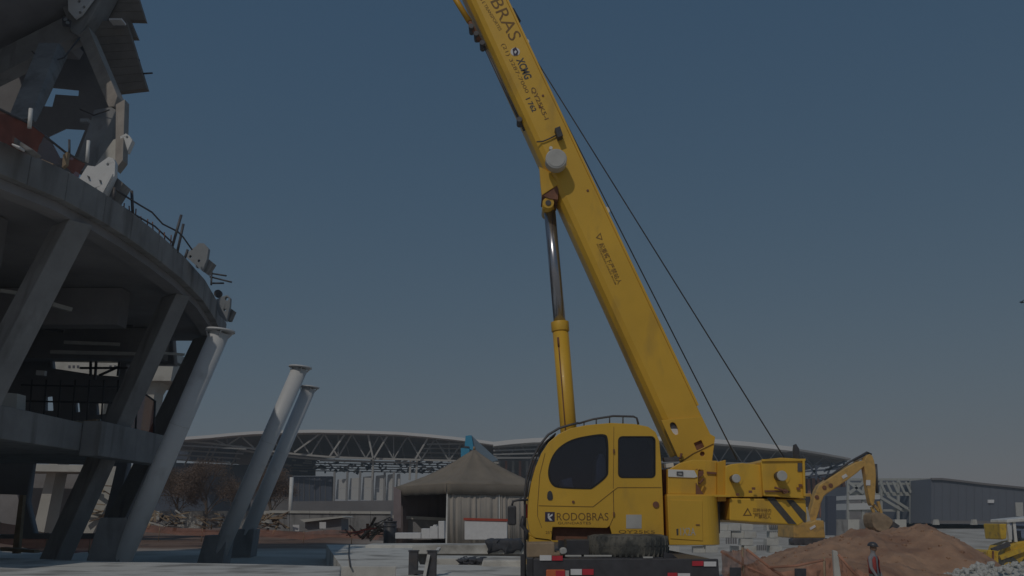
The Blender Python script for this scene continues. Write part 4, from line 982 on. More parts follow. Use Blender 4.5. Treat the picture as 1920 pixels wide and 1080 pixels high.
pile('brush_pile', 'pale brush and rubble heap beside the dark drum', 'brush pile', 690, 724, 978, 1002, 39, 22, ['twig', 'timber', 'leaf_dry'])
pile('timber_pile', 'tangle of pale sticks behind the raking stadium columns', 'timber pile', 165, 215, 900, 985, 36, 26, ['timber', 'twig', 'timber'])

# ------------------------------------------------------------------ bare trees
def tree(lab, u, v0, v1, Y, wpx, seed):
    rnd = random.Random(seed); base = P(u, v1, Y); base = Vector((base.x, Y, H(base.x, Y)))
    h = P(u, v0, Y).z - base.z; wd = wpx * PX(u, v0, Y) / 2
    t = thing('bare_tree', lab, 'tree', base, 'bare trees by the boundary wall')
    bm = bmesh.new(); add_tube(bm, [base, base + Vector((.1, 0, h * .3)), base + Vector((-.05, .1, h * .55))], [.16, .12, .05], 8); finish(bm, 'trunk', 'bark', t)
    bm = bmesh.new(); bl_ = bmesh.new()
    def grow(p, d, l_, r_, dep):
        q = p + d * l_; add_tube(bm, [p, q], [r_, r_ * .65], 4, False)
        if dep == 0:
            for _ in range(26):
                c = q + Vector((rnd.gauss(0, .3), rnd.gauss(0, .3), rnd.gauss(0, .26))); s = rnd.uniform(.03, .07)
                n1 = Vector((rnd.gauss(0, 1), rnd.gauss(0, 1), rnd.gauss(0, 1))).normalized(); n2 = n1.orthogonal().normalized()
                bl_.faces.new([bl_.verts.new(c + n1 * s), bl_.verts.new(c + n2 * s * .7), bl_.verts.new(c - n1 * s)])
            return
        for _ in range(3 if dep > 1 else 4):
            e = (d + Vector((rnd.gauss(0, .55), rnd.gauss(0, .55), rnd.gauss(.08, .4)))).normalized()
            grow(q, e, l_ * rnd.uniform(.6, .85), r_ * .6, dep - 1)
    for k in range(7):
        a = 2 * math.pi * k / 7; e = Vector((math.cos(a) * wd / h * 1.5, math.sin(a) * wd / h * 1.5, .75)).normalized()
        grow(base + Vector((0, 0, h * (.22 + .05 * k))), e, h * .2, .055, 4 if k < 6 else 3)
    finish(bm, 'branches', 'twig', t); finish(bl_, 'foliage', 'leaf_dry', t)
tree('larger bare brown tree between the stadium and the steel columns', 384, 868, 965, 72, 96, 3)
tree('smaller bare brown tree close behind the large steel column', 330, 884, 965, 74, 70, 8)
tree('dim bare tree behind the paired steel columns', 505, 880, 965, 76, 66, 12)

# ------------------------------------------------------------------ arenas behind
def poly_at(lst, u):
    for (a, b), (c, d) in zip(lst, lst[1:]):
        if a <= u <= c: return b + (d - b) * (u - a) / (c - a)
    return lst[0][1] if u < lst[0][0] else lst[-1][1]
YA = 180
def chain(name, lst, Y, w_, h_, m, t):
    for (a, b), (c, d) in zip(lst, lst[1:]): beam(name, P(a, b, Y), P(c, d, Y), w_, h_, m, t)
def roof_sheet(t, lst, lo, Y0, Y1, m, drop):
    bm = bmesh.new(); g = []
    for k in range(5):
        row = []
        for u, v in lst:
            p = P(u, v, Y0); row.append(bm.verts.new((p.x, Y0 + (Y1 - Y0) * k / 4, p.z - drop * k / 4)))
        g.append(row)
    for a, b in zip(g, g[1:]):
        for i in range(len(a) - 1): bm.faces.new((a[i], a[i + 1], b[i + 1], b[i]))
    o = finish(bm, 'roof', m, t); o.modifiers.new('thick', 'SOLIDIFY').thickness = .5
ar = thing('arena', 'large arena with arched white roof edge and exposed truss behind the tent', 'arena', (P(640, 960, 190).x, 190, 1))
topA = [(300, 829), (345, 824), (400, 820), (440, 816), (480, 813), (540, 811), (600, 810), (650, 811), (700, 812), (750, 814), (800, 818), (850, 823), (900, 829), (935, 834)]
botA = [(300, 829), (345, 827), (400, 832), (450, 838), (500, 845), (560, 852), (620, 857), (700, 860), (780, 862), (850, 864), (900, 866), (935, 868)]
chain('roof_edge', topA, YA, 4, .6, 'roof_white', ar)
chain('lower_chord', botA, YA + 1, .6, .38, 'truss_white', ar)
chain('lower_chord', [(u, v + 6) for u, v in botA[3:9]], YA + 4, .6, .42, 'truss_white', ar)
roof_sheet(ar, topA, None, YA + 2, YA + 60, 'arena_dark', 1.0)
k = 0
nodes = [400 + 26 * i for i in range(20)]
for i, (u, u2) in enumerate(zip(nodes, nodes[1:])):
    up, dn = poly_at(topA, u) + 3, poly_at(botA, u)
    up2, dn2 = poly_at(topA, u2) + 3, poly_at(botA, u2)
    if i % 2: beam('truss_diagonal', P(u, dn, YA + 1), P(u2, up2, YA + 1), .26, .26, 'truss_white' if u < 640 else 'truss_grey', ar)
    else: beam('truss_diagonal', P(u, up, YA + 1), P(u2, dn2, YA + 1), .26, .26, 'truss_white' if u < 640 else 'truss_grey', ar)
    if i % 4 == 1: beam('truss_post', P(u, dn, YA + 1.4), P(u, up, YA + 1.4), .2, .2, 'truss_grey', ar)
    beam('truss_diagonal', P(u + 9, up, YA + 14), P(u + 22, dn, YA + 14), .22, .22, 'truss_grey', ar)
for a, b in (((552, 848), (602, 812)), ((618, 856), (648, 812)), ((700, 861), (726, 818)), ((778, 862), (802, 822)), ((700, 861), (690, 815))):
    beam('truss_brace', P(*a, YA - .5), P(*b, YA - .5), .34, .34, 'truss_white', ar)
pxp('inner_wall', [(380, 834), (480, 818), (650, 816), (800, 824), (935, 842), (935, 866), (780, 861), (620, 856), (500, 845)], YA + 56, YA + 57, 'arena_dark', ar)
for j in range(4):                                                        # purlins at the left and right ends
    beam('purlin', P(300, 833 + 9 * j, YA + 3 * j), P(462 - 6 * j, 842 + 9 * j, YA + 3 * j), .3, .3, 'truss_grey', ar)
    beam('purlin', P(800 - 8 * j, 833 + 8 * j, YA + 3 * j), P(880, 832 + 9 * j, YA + 3 * j), .3, .3, 'truss_grey', ar)
for u in (352, 385, 395, 440): beam('purlin_strut', P(u + 12, 836, YA + 1), P(u - 6, 872, YA + 9), .25, .25, 'truss_grey', ar)
pxp('soffit', [(300, 836), (440, 842), (440, 866), (300, 862)], YA + 18, YA + 19, 'arena_blue', ar)
pxp('side_wall', [(270, 866), (480, 872), (480, 975), (270, 975)], YA + 22, YA + 24, 'arena_blue', ar)
for j in range(5):                                                        # joists with gaps of sky between
    v = 866 + 4.4 * j
    beam('joist', P(600 - 20 * j, v - 2, YA + 8 + 5 * j), P(900, v + 4, YA + 8 + 5 * j), .3, .22, 'arena_dark', ar)
rj = random.Random(5)
for j in range(110):
    u = rj.uniform(590, 870); v = rj.uniform(862, 884)
    beam('joist_web', P(u, v, YA + 12), P(u + rj.uniform(-12, 12), v + rj.uniform(1, 6), YA + 12), .3, rj.uniform(.3, .6), 'arena_blue' if j % 4 else 'truss_grey', ar)
for j in range(24):
    u = rj.uniform(470, 610); v = rj.uniform(862, 884)
    beam('joist_web', P(u, v, YA + 12), P(u + rj.uniform(6, 18), v + 1, YA + 12), .3, .3, 'truss_grey', ar)
pxp('side_wall', [(480, 852), (590, 860), (590, 892), (480, 892)], YA + 30, YA + 31, 'arena_blue', ar)
pxp('side_wall', [(470, 890), (546, 890), (546, 980), (470, 980)], YA + 9, YA + 10, 'arena_dark', ar)
pxp('blue_wall', [(548, 893), (622, 893), (622, 972), (548, 972)], YA + 6, YA + 8, 'arena_blue', ar)
for j in range(6): beam('wall_joint', P(560 + 10 * j, 896, YA + 5.9), P(560 + 10 * j, 950, YA + 5.9), .12, .12, 'arena_dark', ar)
pxp('plinth', [(548, 940), (748, 938), (748, 975), (548, 975)], YA + 2, YA + 6, 'arena_dark', ar)
for j, (u, vt) in enumerate(((631, 899), (655, 897), (679, 894), (703, 892), (725, 890), (742, 889))):
    w_ = (19, 20, 21, 20, 12, 8)[j]
    pxp('wall_panel', [(u + 2, vt), (u + w_, vt - 1.5), (u + w_, 915), (u, 915)], YA + 4, YA + 4.6, 'panel_white', ar)
    pxp('wall_panel', [(u, 915.6), (u + w_, 915.6), (u + w_, 937 + j * .6), (u - 2, 936 + j * .6)], YA + 4, YA + 4.6, 'panel_white', ar)
    beam('wall_post', P(u - 3.5, 884, YA + 3), P(u - 6, 958, YA + 3), .4, .4, 'truss_grey', ar)
for u in (700, 770, 782): beam('column', P(u, 862, YA + 2), P(u - 2, 900, YA + 2), .4, .4, 'truss_white', ar)

ab = thing('arena', 'second arena with thin white roof edge tapering right behind the crane counterweight', 'arena', (P(1250, 960, 178).x, 178, 1))
YB2 = 176
topB = [(925, 834), (960, 830), (1000, 827), (1100, 824), (1240, 824), (1340, 829), (1400, 834), (1480, 843), (1540, 853), (1588, 862)]
botB = [(925, 856), (1000, 860), (1100, 864), (1240, 866), (1340, 868), (1420, 869), (1500, 872), (1545, 875), (1588, 865)]
chain('roof_edge', topB[:8], YB2, 4, .85, 'roof_white', ab)
chain('roof_edge', topB[7:], YB2, 4, .4, 'truss_grey', ab)
chain('lower_chord', botB, YB2 + 1, .5, .3, 'truss_grey', ab)
roof_sheet(ab, topB, None, YB2 + 2, YB2 + 50, 'arena_dark', .5)
nodes = [930 + 22 * i for i in range(30)]
for i, (u, u2) in enumerate(zip(nodes, nodes[1:])):
    a, b = (poly_at(botB, u), poly_at(topB, u2) + 3) if i % 2 else (poly_at(topB, u) + 3, poly_at(botB, u2))
    beam('truss_diagonal', P(u, a, YB2 + 1), P(u2, b, YB2 + 1), .18, .18, 'truss_grey', ab)
pxp('inner_wall', [(925, 840), (1000, 832), (1240, 829), (1340, 833), (1480, 848), (1560, 862), (1540, 872), (1420, 868), (1240, 865), (925, 858)], YB2 + 30, YB2 + 31, 'arena_dark', ab)
for j in range(4): beam('purlin', P(925, 838 + 7 * j, YB2 - .5), P(1010, 834 + 8 * j, YB2 - .5), .3, .3, 'truss_grey', ab)
pxp('wall', [(925, 862), (1345, 870), (1345, 975), (925, 975)], YB2 + 8, YB2 + 10, 'arena_dark', ab)
for j in range(7): beam('wall_fin', P(936 + 13 * j, 864, YB2 + 6), P(936 + 13 * j, 960, YB2 + 6), .5, .5, 'fin_red' if j % 2 else 'truss_grey', ab)
pxp('wall', [(1345, 866), (1508, 872), (1512, 975), (1345, 975)], YB2 + 8, YB2 + 10, 'arena_dark', ab)
pxp('red_wall', [(1500, 893), (1582, 886), (1594, 972), (1500, 972)], YB2 + 6, YB2 + 8, 'arena_dark', ab)
for j in range(9):
    u = 1506 + 9.2 * j
    beam('wall_fin', P(u, 893 - .5 * j, YB2 + 5), P(u + 4 + j * .6, 970, YB2 + 5), .6, .48, 'fin_red', ab)
for a, b in (((1512, 868), (1540, 900)), ((1540, 868), (1515, 898)), ((1560, 868), (1548, 900)), ((1582, 866), (1545, 884)), ((1510, 884), (1585, 878)), ((1582, 864), (1584, 892)), ((1510, 896), (1560, 892)), ((1530, 872), (1530, 900)), ((1548, 880), (1590, 872))):
    beam('end_lattice', P(*a, YB2), P(*b, YB2), .3, .34, 'arena_blue', ab)

# ------------------------------------------------------------------ right side buildings
sf = thing('steel_frame', 'pale steel frame of a building going up left of the long grey hall', 'steel frame', (P(1670, 975, 118).x, 118, .7))
YS = 118
for u in (1590, 1618, 1652, 1684, 1708, 1728, 1742): beam('frame_column', P(u, 898, YS), P(u, 982, YS), .3, .3, 'frame_steel', sf)
for v in (899, 907, 926, 957): beam('frame_beam', P(1588, v, YS + .3), P(1745, v, YS + .3), .3, .3 if v != 926 else .5, 'frame_steel', sf)
for j in range(8):
    u = 1650 + 12 * j
    beam('frame_brace', P(u, 903, YS - .3), P(u + 10, 924, YS - .3), .16, .3, 'frame_steel', sf); beam('frame_brace', P(u + 8, 903, YS + 8), P(u, 924, YS + 8), .2, .2, 'arena_dark', sf)
for a, b in (((1646, 930), (1690, 956)), ((1664, 930), (1702, 954)), ((1728, 926), (1742, 957)), ((1742, 926), (1728, 957)), ((1728, 957), (1742, 978)), ((1592, 905), (1618, 925)), ((1618, 905), (1592, 925))):
    beam('frame_brace', P(*a, YS - .2), P(*b, YS - .2), .3, .35, 'frame_steel', sf)
pxp('floor_edge', [(1592, 929), (1650, 928), (1650, 936), (1592, 937)], YS - .4, YS + 6, 'panel_white', sf)
pxp('floor_edge', [(1592, 944), (1640, 943), (1640, 955), (1592, 956)], YS - .4, YS + 6, 'panel_white', sf)
pxp('rear_cladding', [(1588, 900), (1745, 898), (1745, 926), (1588, 926)], YS + 14, YS + 14.5, 'hall_grey', sf)
pxp('rear_cladding', [(1588, 926), (1745, 926), (1745, 982), (1588, 982)], YS + 14, YS + 14.5, 'concrete_dark', sf)
gh = thing('grey_hall', 'long dark grey hall with sloping roofline at the right edge', 'building', (P(1840, 980, 112).x, 112, .6))
YH = 112
hall_top = [(1746, 898), (1765, 898), (1800, 902), (1840, 907), (1880, 911), (1920, 915), (2000, 922), (2100, 930)]
prism('body', [P(u, v, YH) for u, v in hall_top] + [P(2100, 982, YH), P(1746, 981, YH)], (0, 40, 0), 'hall_grey', gh)
for k in range(22):
    u = 1752 + 15 * k; v = poly_at(hall_top, u) + 1
    beam('cladding_rib', P(u, v, YH - .02), P(u, 980, YH - .02), .06, .05, 'hall_grey', gh)
chain('eaves', hall_top, YH - .1, .4, .25, 'arena_dark', gh)
pxp('vent', [(1853, 937), (1864, 937), (1864, 943), (1853, 943)], YH - .2, YH, 'print_white', gh)
pxp('window', [(1904, 942), (1918, 942), (1919, 968), (1906, 968)], YH - .12, YH, 'grey_metal', gh)
pxp('base_course', [(1746, 976), (2100, 977), (2100, 983), (1746, 982)], YH - .1, YH, 'arena_dark', gh)
for u in (1757, 1828):
    t = tag(pxp('marker_stone', [(u - 3, 974), (u + 3, 974), (u + 5, 984), (u - 5, 984)], YH - 3, YH - 2.5, 'concrete_pale'), 'small pale marker stone before the grey hall, %s' % ('near its left corner' if u < 1800 else 'midway along it'), 'marker stone', 'marker stones')
# white block wall under the counterweight
bw = thing('block_wall', 'broken white blockwork wall below the crane counterweight', 'block wall', (P(1415, 1020, 50).x, 50, -1))
rb = random.Random(4)
for row in range(4):
    v0 = 982 + 14 * row
    for k in range(11):
        u0 = 1246 + 24 * k + (6 if row % 2 else 0)
        if row == 3 and k % 3 == 1: continue
        if rb.random() < .10: continue
        pxp('block', [(u0, v0 + rb.uniform(-1, 1)), (u0 + 22.6, v0 + rb.uniform(-1, 1)), (u0 + 22.6, v0 + 12.6), (u0, v0 + 12.6)], 50 + rb.uniform(-.15, .15), 50.6, 'block_white', bw, bevel=.02)
for (u0, v0, u1, v1) in ((1443, 983, 1463, 990), (1362, 1008, 1384, 1020), (1420, 1022, 1440, 1032)):
    for k in range(5):
        uu = u0 + (u1 - u0) * k / 5
        pxp('dark_slot', [(uu, v0), (uu + 2, v0), (uu + 2, v1), (uu, v1)], 49.7, 49.86, 'concrete_dark', bw)
lw_ = thing('low_wall', 'low pale wall between the excavator and the grey hall', 'wall', (P(1630, 1000, 80).x, 80, 0))
for k in range(6): pxp('wall_panel', [(1568 + 22 * k, 974), (1589.5 + 22 * k, 974), (1589.5 + 22 * k, 1012), (1568 + 22 * k, 1012)], 80, 80.4, 'concrete_pale' if k % 2 else 'concrete', lw_)
pxp('gate_post', [(1552, 930), (1568, 930), (1568, 1004), (1552, 1004)], 60, 60.5, 'arena_blue', lw_)

# ------------------------------------------------------------------ dirt heap, rubble
def heap(name, lab, outline, Y, depth, m, amp=.22, nu=90, nv=34):
    bm = bmesh.new(); g = []
    u0, u1 = outline[0][0], outline[-1][0]
    for j in range(nv + 1):
        s = -1 + 2 * j / nv; row = []
        for i in range(nu + 1):
            u = u0 + (u1 - u0) * i / nu; p = P(u, poly_at(outline, u), Y); y = Y + depth * s
            base = H(p.x, y) - .3
            prof = max(0, 1 - abs(s) ** 1.7) if s < 0 else max(0, 1 - s ** 2)
            z = base + (p.z - base) * prof
            z += (amp * (noise.fractal(Vector((p.x * .55, y * .55, 2.3)), 1, 2.1, 6) - .75) + .10 * noise.fractal(Vector((p.x * 2.2, y * 2.2, 5)), .8, 2.1, 5)) * prof
            row.append(bm.verts.new((p.x, y, z)))
        g.append(row)
    for a, b in zip(g, g[1:]):
        for i in range(nu): bm.faces.new((a[i], a[i + 1], b[i + 1], b[i]))
    return tag(finish(bm, name, m, None, smooth=True), lab, kind='structure')
heap('dirt_mound', 'tall heap of brown earth under the excavator bucket', [(1390, 1075), (1430, 1048), (1470, 1030), (1520, 1016), (1560, 1010), (1585, 1003), (1610, 993), (1650, 996), (1675, 993), (1695, 981), (1712, 977), (1735, 982), (1755, 990), (1768, 994), (1790, 1015), (1815, 1036), (1850, 1060), (1890, 1082)], 38, 7.5, 'dirt', .24, 230, 80)
heap('dirt_mound', 'low brown earth bank in front of the larger heap', [(1330, 1090), (1400, 1070), (1480, 1050), (1560, 1040), (1640, 1046), (1720, 1058), (1800, 1085)], 29, 4, 'dirt', .2, 150, 50)
heap('rubble_bank', 'bank of grey rubble at the lower right corner', [(1690, 1092), (1760, 1080), (1800, 1066), (1850, 1056), (1900, 1055), (1980, 1050), (2060, 1060)], 33, 3.5, 'rock', .15, 70, 26)
mounds = [o for o in COL.objects if o.name.startswith('dirt_mound')]
rc = random.Random(21); bm = bmesh.new()
for mo in mounds:
    vsl = [v.co.copy() for v in mo.data.vertices]
    for _ in range(420 if mo is mounds[0] else 160):
        c = rc.choice(vsl); s_ = rc.uniform(.03, .10) * (1.6 if rc.random() < .1 else 1)
        if c.z < H(c.x, c.y) - .1: continue
        ret = bmesh.ops.create_icosphere(bm, subdivisions=1, radius=s_)
        for v in ret['verts']: v.co = Vector((v.co.x * rc.uniform(.7, 1.3), v.co.y, v.co.z * .7)) + c
tag(finish(bm, 'earth_clods', 'dirt'), 'loose clods of brown earth scattered over the heaps', 'earth clods', kind='stuff')
def rockmesh(seed):
    bm = bmesh.new(); bmesh.ops.create_icosphere(bm, subdivisions=1, radius=1)
    rr = random.Random(seed)
    for v in bm.verts: v.co *= rr.uniform(.65, 1.15)
    for v in bm.verts: v.co.z *= .75
    me = bpy.data.meshes.new('rock'); bm.to_mesh(me); bm.free(); me.materials.append(M['rock']); return me
rms = [rockmesh(k) for k in range(7)]
rk = random.Random(11)
for k in range(150):
    u = rk.uniform(1745, 1930); lim = poly_at([(1690, 1092), (1760, 1080), (1800, 1066), (1850, 1056), (1900, 1055), (1980, 1050)], u)
    o = bpy.data.objects.new('rock', rms[k % 7]); COL.objects.link(o)
    v = lim + abs(rk.gauss(0, 14)); Y = 33 - min(2.8, (v - lim) * .09)
    s = rk.uniform(.05, .13) * (1.3 if rk.random() < .12 else 1); o.location = P(u, v, Y); o.scale = (s, s * rk.uniform(.8, 1.2), s); o.rotation_euler = (rk.random() * 6, rk.random() * 6, rk.random() * 6)
    tag(o, 'pale broken rock lying on the rubble bank at lower right', 'rock', 'rocks on the rubble bank')
# pink netting in front of the heap
pn_ = thing('safety_fence', 'sagging pink safety netting between stakes in front of the earth heap', 'safety fence', (P(1470, 1060, 25).x, 25, -1))
tpn = [(1352, 1034, 22), (1375, 1030, 22.4), (1400, 1030, 23), (1430, 1060, 23.5), (1470, 1074, 24), (1510, 1064, 24.2), (1545, 1050, 24.5), (1572, 1040, 24.6), (1590, 1062, 25), (1615, 1072, 25.4), (1640, 1082, 25.5)]
bt = [Vector((p.x, p.y, p.z - 1.0)) for p in edge_pts(tpn, 5)]
o = sheet('netting', strip(edge_pts(tpn, 5), bt, 8), 'pink_net', pn_, .12)
for u, v, y in ((1392, 1026, 22.8), (1545, 1044, 24.4)):
    tube('stake', [P(u, v, y), P(u + 2, v + 80, y)], .03, 'timber', pn_, 6)
for a, b in (((1352, 1034), (1440, 1080)), ((1400, 1030), (1500, 1100)), ((1572, 1040), (1620, 1090)), ((1440, 1064), (1545, 1050))):
    tube('net_cord', [P(*a, 22.9), P((a[0] + b[0]) / 2, (a[1] + b[1]) / 2 + 4, 23.0), P(*b, 22.9)], .035, 'pink_net', pn_, 6)
ps = thing('marker_post', 'pale leaning marker post wrapped in cloth beside the pink netting', 'post', (P(1572, 1090, 24).x, 24, -1))
prism('post', [P(1562, 1031, 24), P(1571, 1034, 24), P(1580, 1100, 24), P(1566, 1100, 24)], (0, .12, 0), 'concrete_pale', ps, bevel=.02)
for (u, v, lab) in ((1379, 1064, 'black square marker board in front of the netting near the crane'), (1501, 1066, 'black square marker board standing midway along the pink netting')):
    t = thing('marker_board', lab, 'marker board', (P(u, 1095, 21.5).x, 21.5, -.5))
    pxp('board', [(u - 10, v), (u + 11, v), (u + 11, v + 22), (u - 10, v + 22)], 21.5, 21.56, 'black_paint', t, bevel=.008)
    tube('post', [P(u, v + 18, 21.6), P(u, v + 70, 21.6)], .03, 'dark_steel', t, 6)

# ------------------------------------------------------------------ excavator
YX = 42.0
ev = thing('excavator', 'orange yellow excavator reaching its bucket over the earth heap', 'excavator', (P(1530, 1015, YX).x, YX, .7))
pxp('boom', smoothpoly([(1516, 975), (1524, 945), (1533, 912), (1545, 903), (1600, 868), (1622, 862), (1628, 868), (1600, 893), (1552, 925), (1543, 932), (1532, 972), (1526, 985)], 1), YX, YX + .55, 'machine_paint', ev, bevel=.04)
tube('boom_hose', [P(1546, 900, YX + .2), P(1590, 868, YX + .2), P(1626, 848, YX + .2), P(1634, 852, YX + .2)], .05, 'black_paint', ev, 8)
pxp('arm', smoothpoly([(1622, 858), (1630, 850), (1638, 856), (1643, 885), (1642, 915), (1640, 945), (1634, 950), (1628, 925), (1624, 895), (1620, 872)], 1), YX - .02, YX + .42, 'machine_paint', ev, bevel=.03)
tube('arm_cylinder', [P(1600, 866, YX + .3), P(1630, 851, YX + .3)], .07, 'chrome', ev, 10)
tube('bucket_cylinder', [P(1642, 870, YX + .2), P(1645, 925, YX + .2)], .07, 'dark_steel', ev, 10)
pxp('arm_decal', [(1624, 900), (1632, 900), (1632, 910), (1624, 910)], YX - .04, YX - .02, 'print_white', ev)
pxp('boom_decal', [(1578, 893), (1586, 888), (1590, 893), (1581, 898)], YX - .02, YX, 'print_white', ev)
for u, v in ((1546, 914), (1558, 910), (1532, 932)): disc('pin', P(u, v, YX - .04), (0, 1, 0), .10, .04, 'rust_shade', ev, 12)
for a, b in (((1636, 945), (1648, 958)), ((1646, 940), (1652, 962)), ((1634, 950), (1640, 966))):
    beam('bucket_link', P(*a, YX + .2), P(*b, YX + .2), .12, .12, 'machine_paint', ev)
pxp('bucket', smoothpoly([(1636, 962), (1652, 960), (1672, 972), (1676, 980), (1664, 996), (1654, 998), (1640, 992), (1635, 978)], 1), YX - .45, YX + .65, 'timber', ev, bevel=.03)
pxp('bucket_mouth', [(1668, 974), (1676, 978), (1688, 986), (1680, 994), (1660, 1000), (1652, 998)], YX - .4, YX + .6, 'dark_steel', ev, bevel=.02)
for k in range(4):
    y = YX - .38 + k * .3; prism('bucket_tooth', [P(1656, 998, y), P(1668, 996, y), P(1662, 1004, y)], (0, .1, 0), 'dark_steel', ev)
pxp('body', [(1488, 985), (1500, 978), (1518, 980), (1530, 975), (1545, 976), (1548, 1009), (1488, 1009)], YX - .7, YX + 1.8, 'machine_paint', ev, bevel=.05)
pxp('body_decal', [(1518, 990), (1528, 984), (1530, 988), (1520, 994)], YX - .73, YX - .7, 'print_white', ev)
pxp('operator_cab', [(1500, 925), (1522, 925), (1528, 980), (1500, 980)], YX + .9, YX + 2.2, 'machine_paint', ev, bevel=.05)
pxp('cab_window', [(1503, 931), (1519, 931), (1523, 962), (1503, 962)], YX + .88, YX + .9, 'cab_dark', ev)
pxp('boom_cylinder', [(1514, 985), (1510, 955), (1514, 950), (1522, 984)], YX - .1, YX + .1, 'grey_metal', ev, bevel=.02)
tk = pxp('track', rrect(1486, 1009, 1556, 1021, 5), YX - .9, YX - .3, 'dark_steel', ev, bevel=.02)
pxp('track', rrect(1486, 1009, 1556, 1021, 5), YX + 1.3, YX + 1.9, 'dark_steel', ev, bevel=.02)
for k in range(7): pxp('track_shoe', [(1490 + 9 * k, 1020), (1496 + 9 * k, 1020), (1496 + 9 * k, 1022.5), (1490 + 9 * k, 1022.5)], YX - .92, YX - .28, 'dark_steel', tk)

# ------------------------------------------------------------------ wheel loader at right edge
YL = 46.0
ld = thing('wheel_loader', 'yellow loader with white cab frame cut by the right edge', 'loader', (P(1905, 1060, YL).x, YL, -1))
pxp('rear_body', [(1874, 982), (1888, 982), (1888, 1010), (1878, 1012)], YL, YL + 1.6, 'loader_paint', ld, bevel=.05)
pxp('cab_roof', [(1888, 974), (1950, 968), (1950, 976), (1888, 980)], YL - .1, YL + 1.5, 'white_metal', ld, bevel=.03)
for u0, u1 in ((1888, 1893), (1899, 1904), (1926, 1932)):
    pxp('cab_pillar', [(u0, 978), (u1, 978), (u1 + 4, 1016), (u0 + 4, 1016)], YL, YL + .12, 'white_metal', ld)
    pxp('cab_pillar', [(u0, 978), (u1, 978), (u1 + 4, 1016), (u0 + 4, 1016)], YL + 1.2, YL + 1.32, 'white_metal', ld)
pxp('cab_window', [(1893, 980), (1928, 978), (1930, 1014), (1897, 1014)], YL + .05, YL + .08, 'cab_glass', ld)
pxp('seat', [(1906, 995), (1914, 995), (1916, 1014), (1902, 1014)], YL + .4, YL + .9, 'black_paint', ld)
pxp('cab_side', [(1890, 985), (1897, 985), (1898, 1012), (1892, 1012)], YL - .02, YL + .04, 'panel_white', ld)
pxp('hood', [(1888, 1024), (1912, 1016), (1950, 1010), (1950, 1056), (1892, 1058), (1880, 1046)], YL - .2, YL + 1.5, 'loader_paint', ld, bevel=.06)
beam('hood_stripe', P(1890, 1044, YL - .24), P(1930, 1026, YL - .24), .08, .16, 'rust_shade', ld)
beam('lift_arm', P(1860, 1032, YL - .3), P(1892, 1020, YL - .3), .18, .2, 'dark_steel', ld)
beam('lift_arm', P(1874, 1046, YL - .3), P(1940, 1022, YL - .3), .2, .22, 'loader_paint', ld)
bkx = pxp('bucket', [(1848, 1034), (1855, 1031), (1872, 1033), (1873, 1056), (1850, 1057)], YL - 1.0, YL + 1.6, 'loader_paint', ld, bevel=.04)
for u in (1852, 1861, 1868): pxp('bucket_rib', [(u, 1033), (u + 3, 1033), (u + 3, 1056), (u, 1056)], YL - 1.06, YL - 1.0, 'loader_paint' if u != 1861 else 'rust_shade', bkx)
for u in (1893, 1940):
    c = P(u, 1066, YL - .35); wv = disc('wheel', c, (0, 1, 0), .62, .45, 'rubber', ld, 24, .05); disc('wheel_rim', c - Vector((0, .01, 0)), (0, 1, 0), .32, .03, 'loader_paint', wv, 18)
tube('exhaust', [P(1867, 1030, YL), P(1885, 1018, YL)], .06, 'grey_metal', ld, 8)

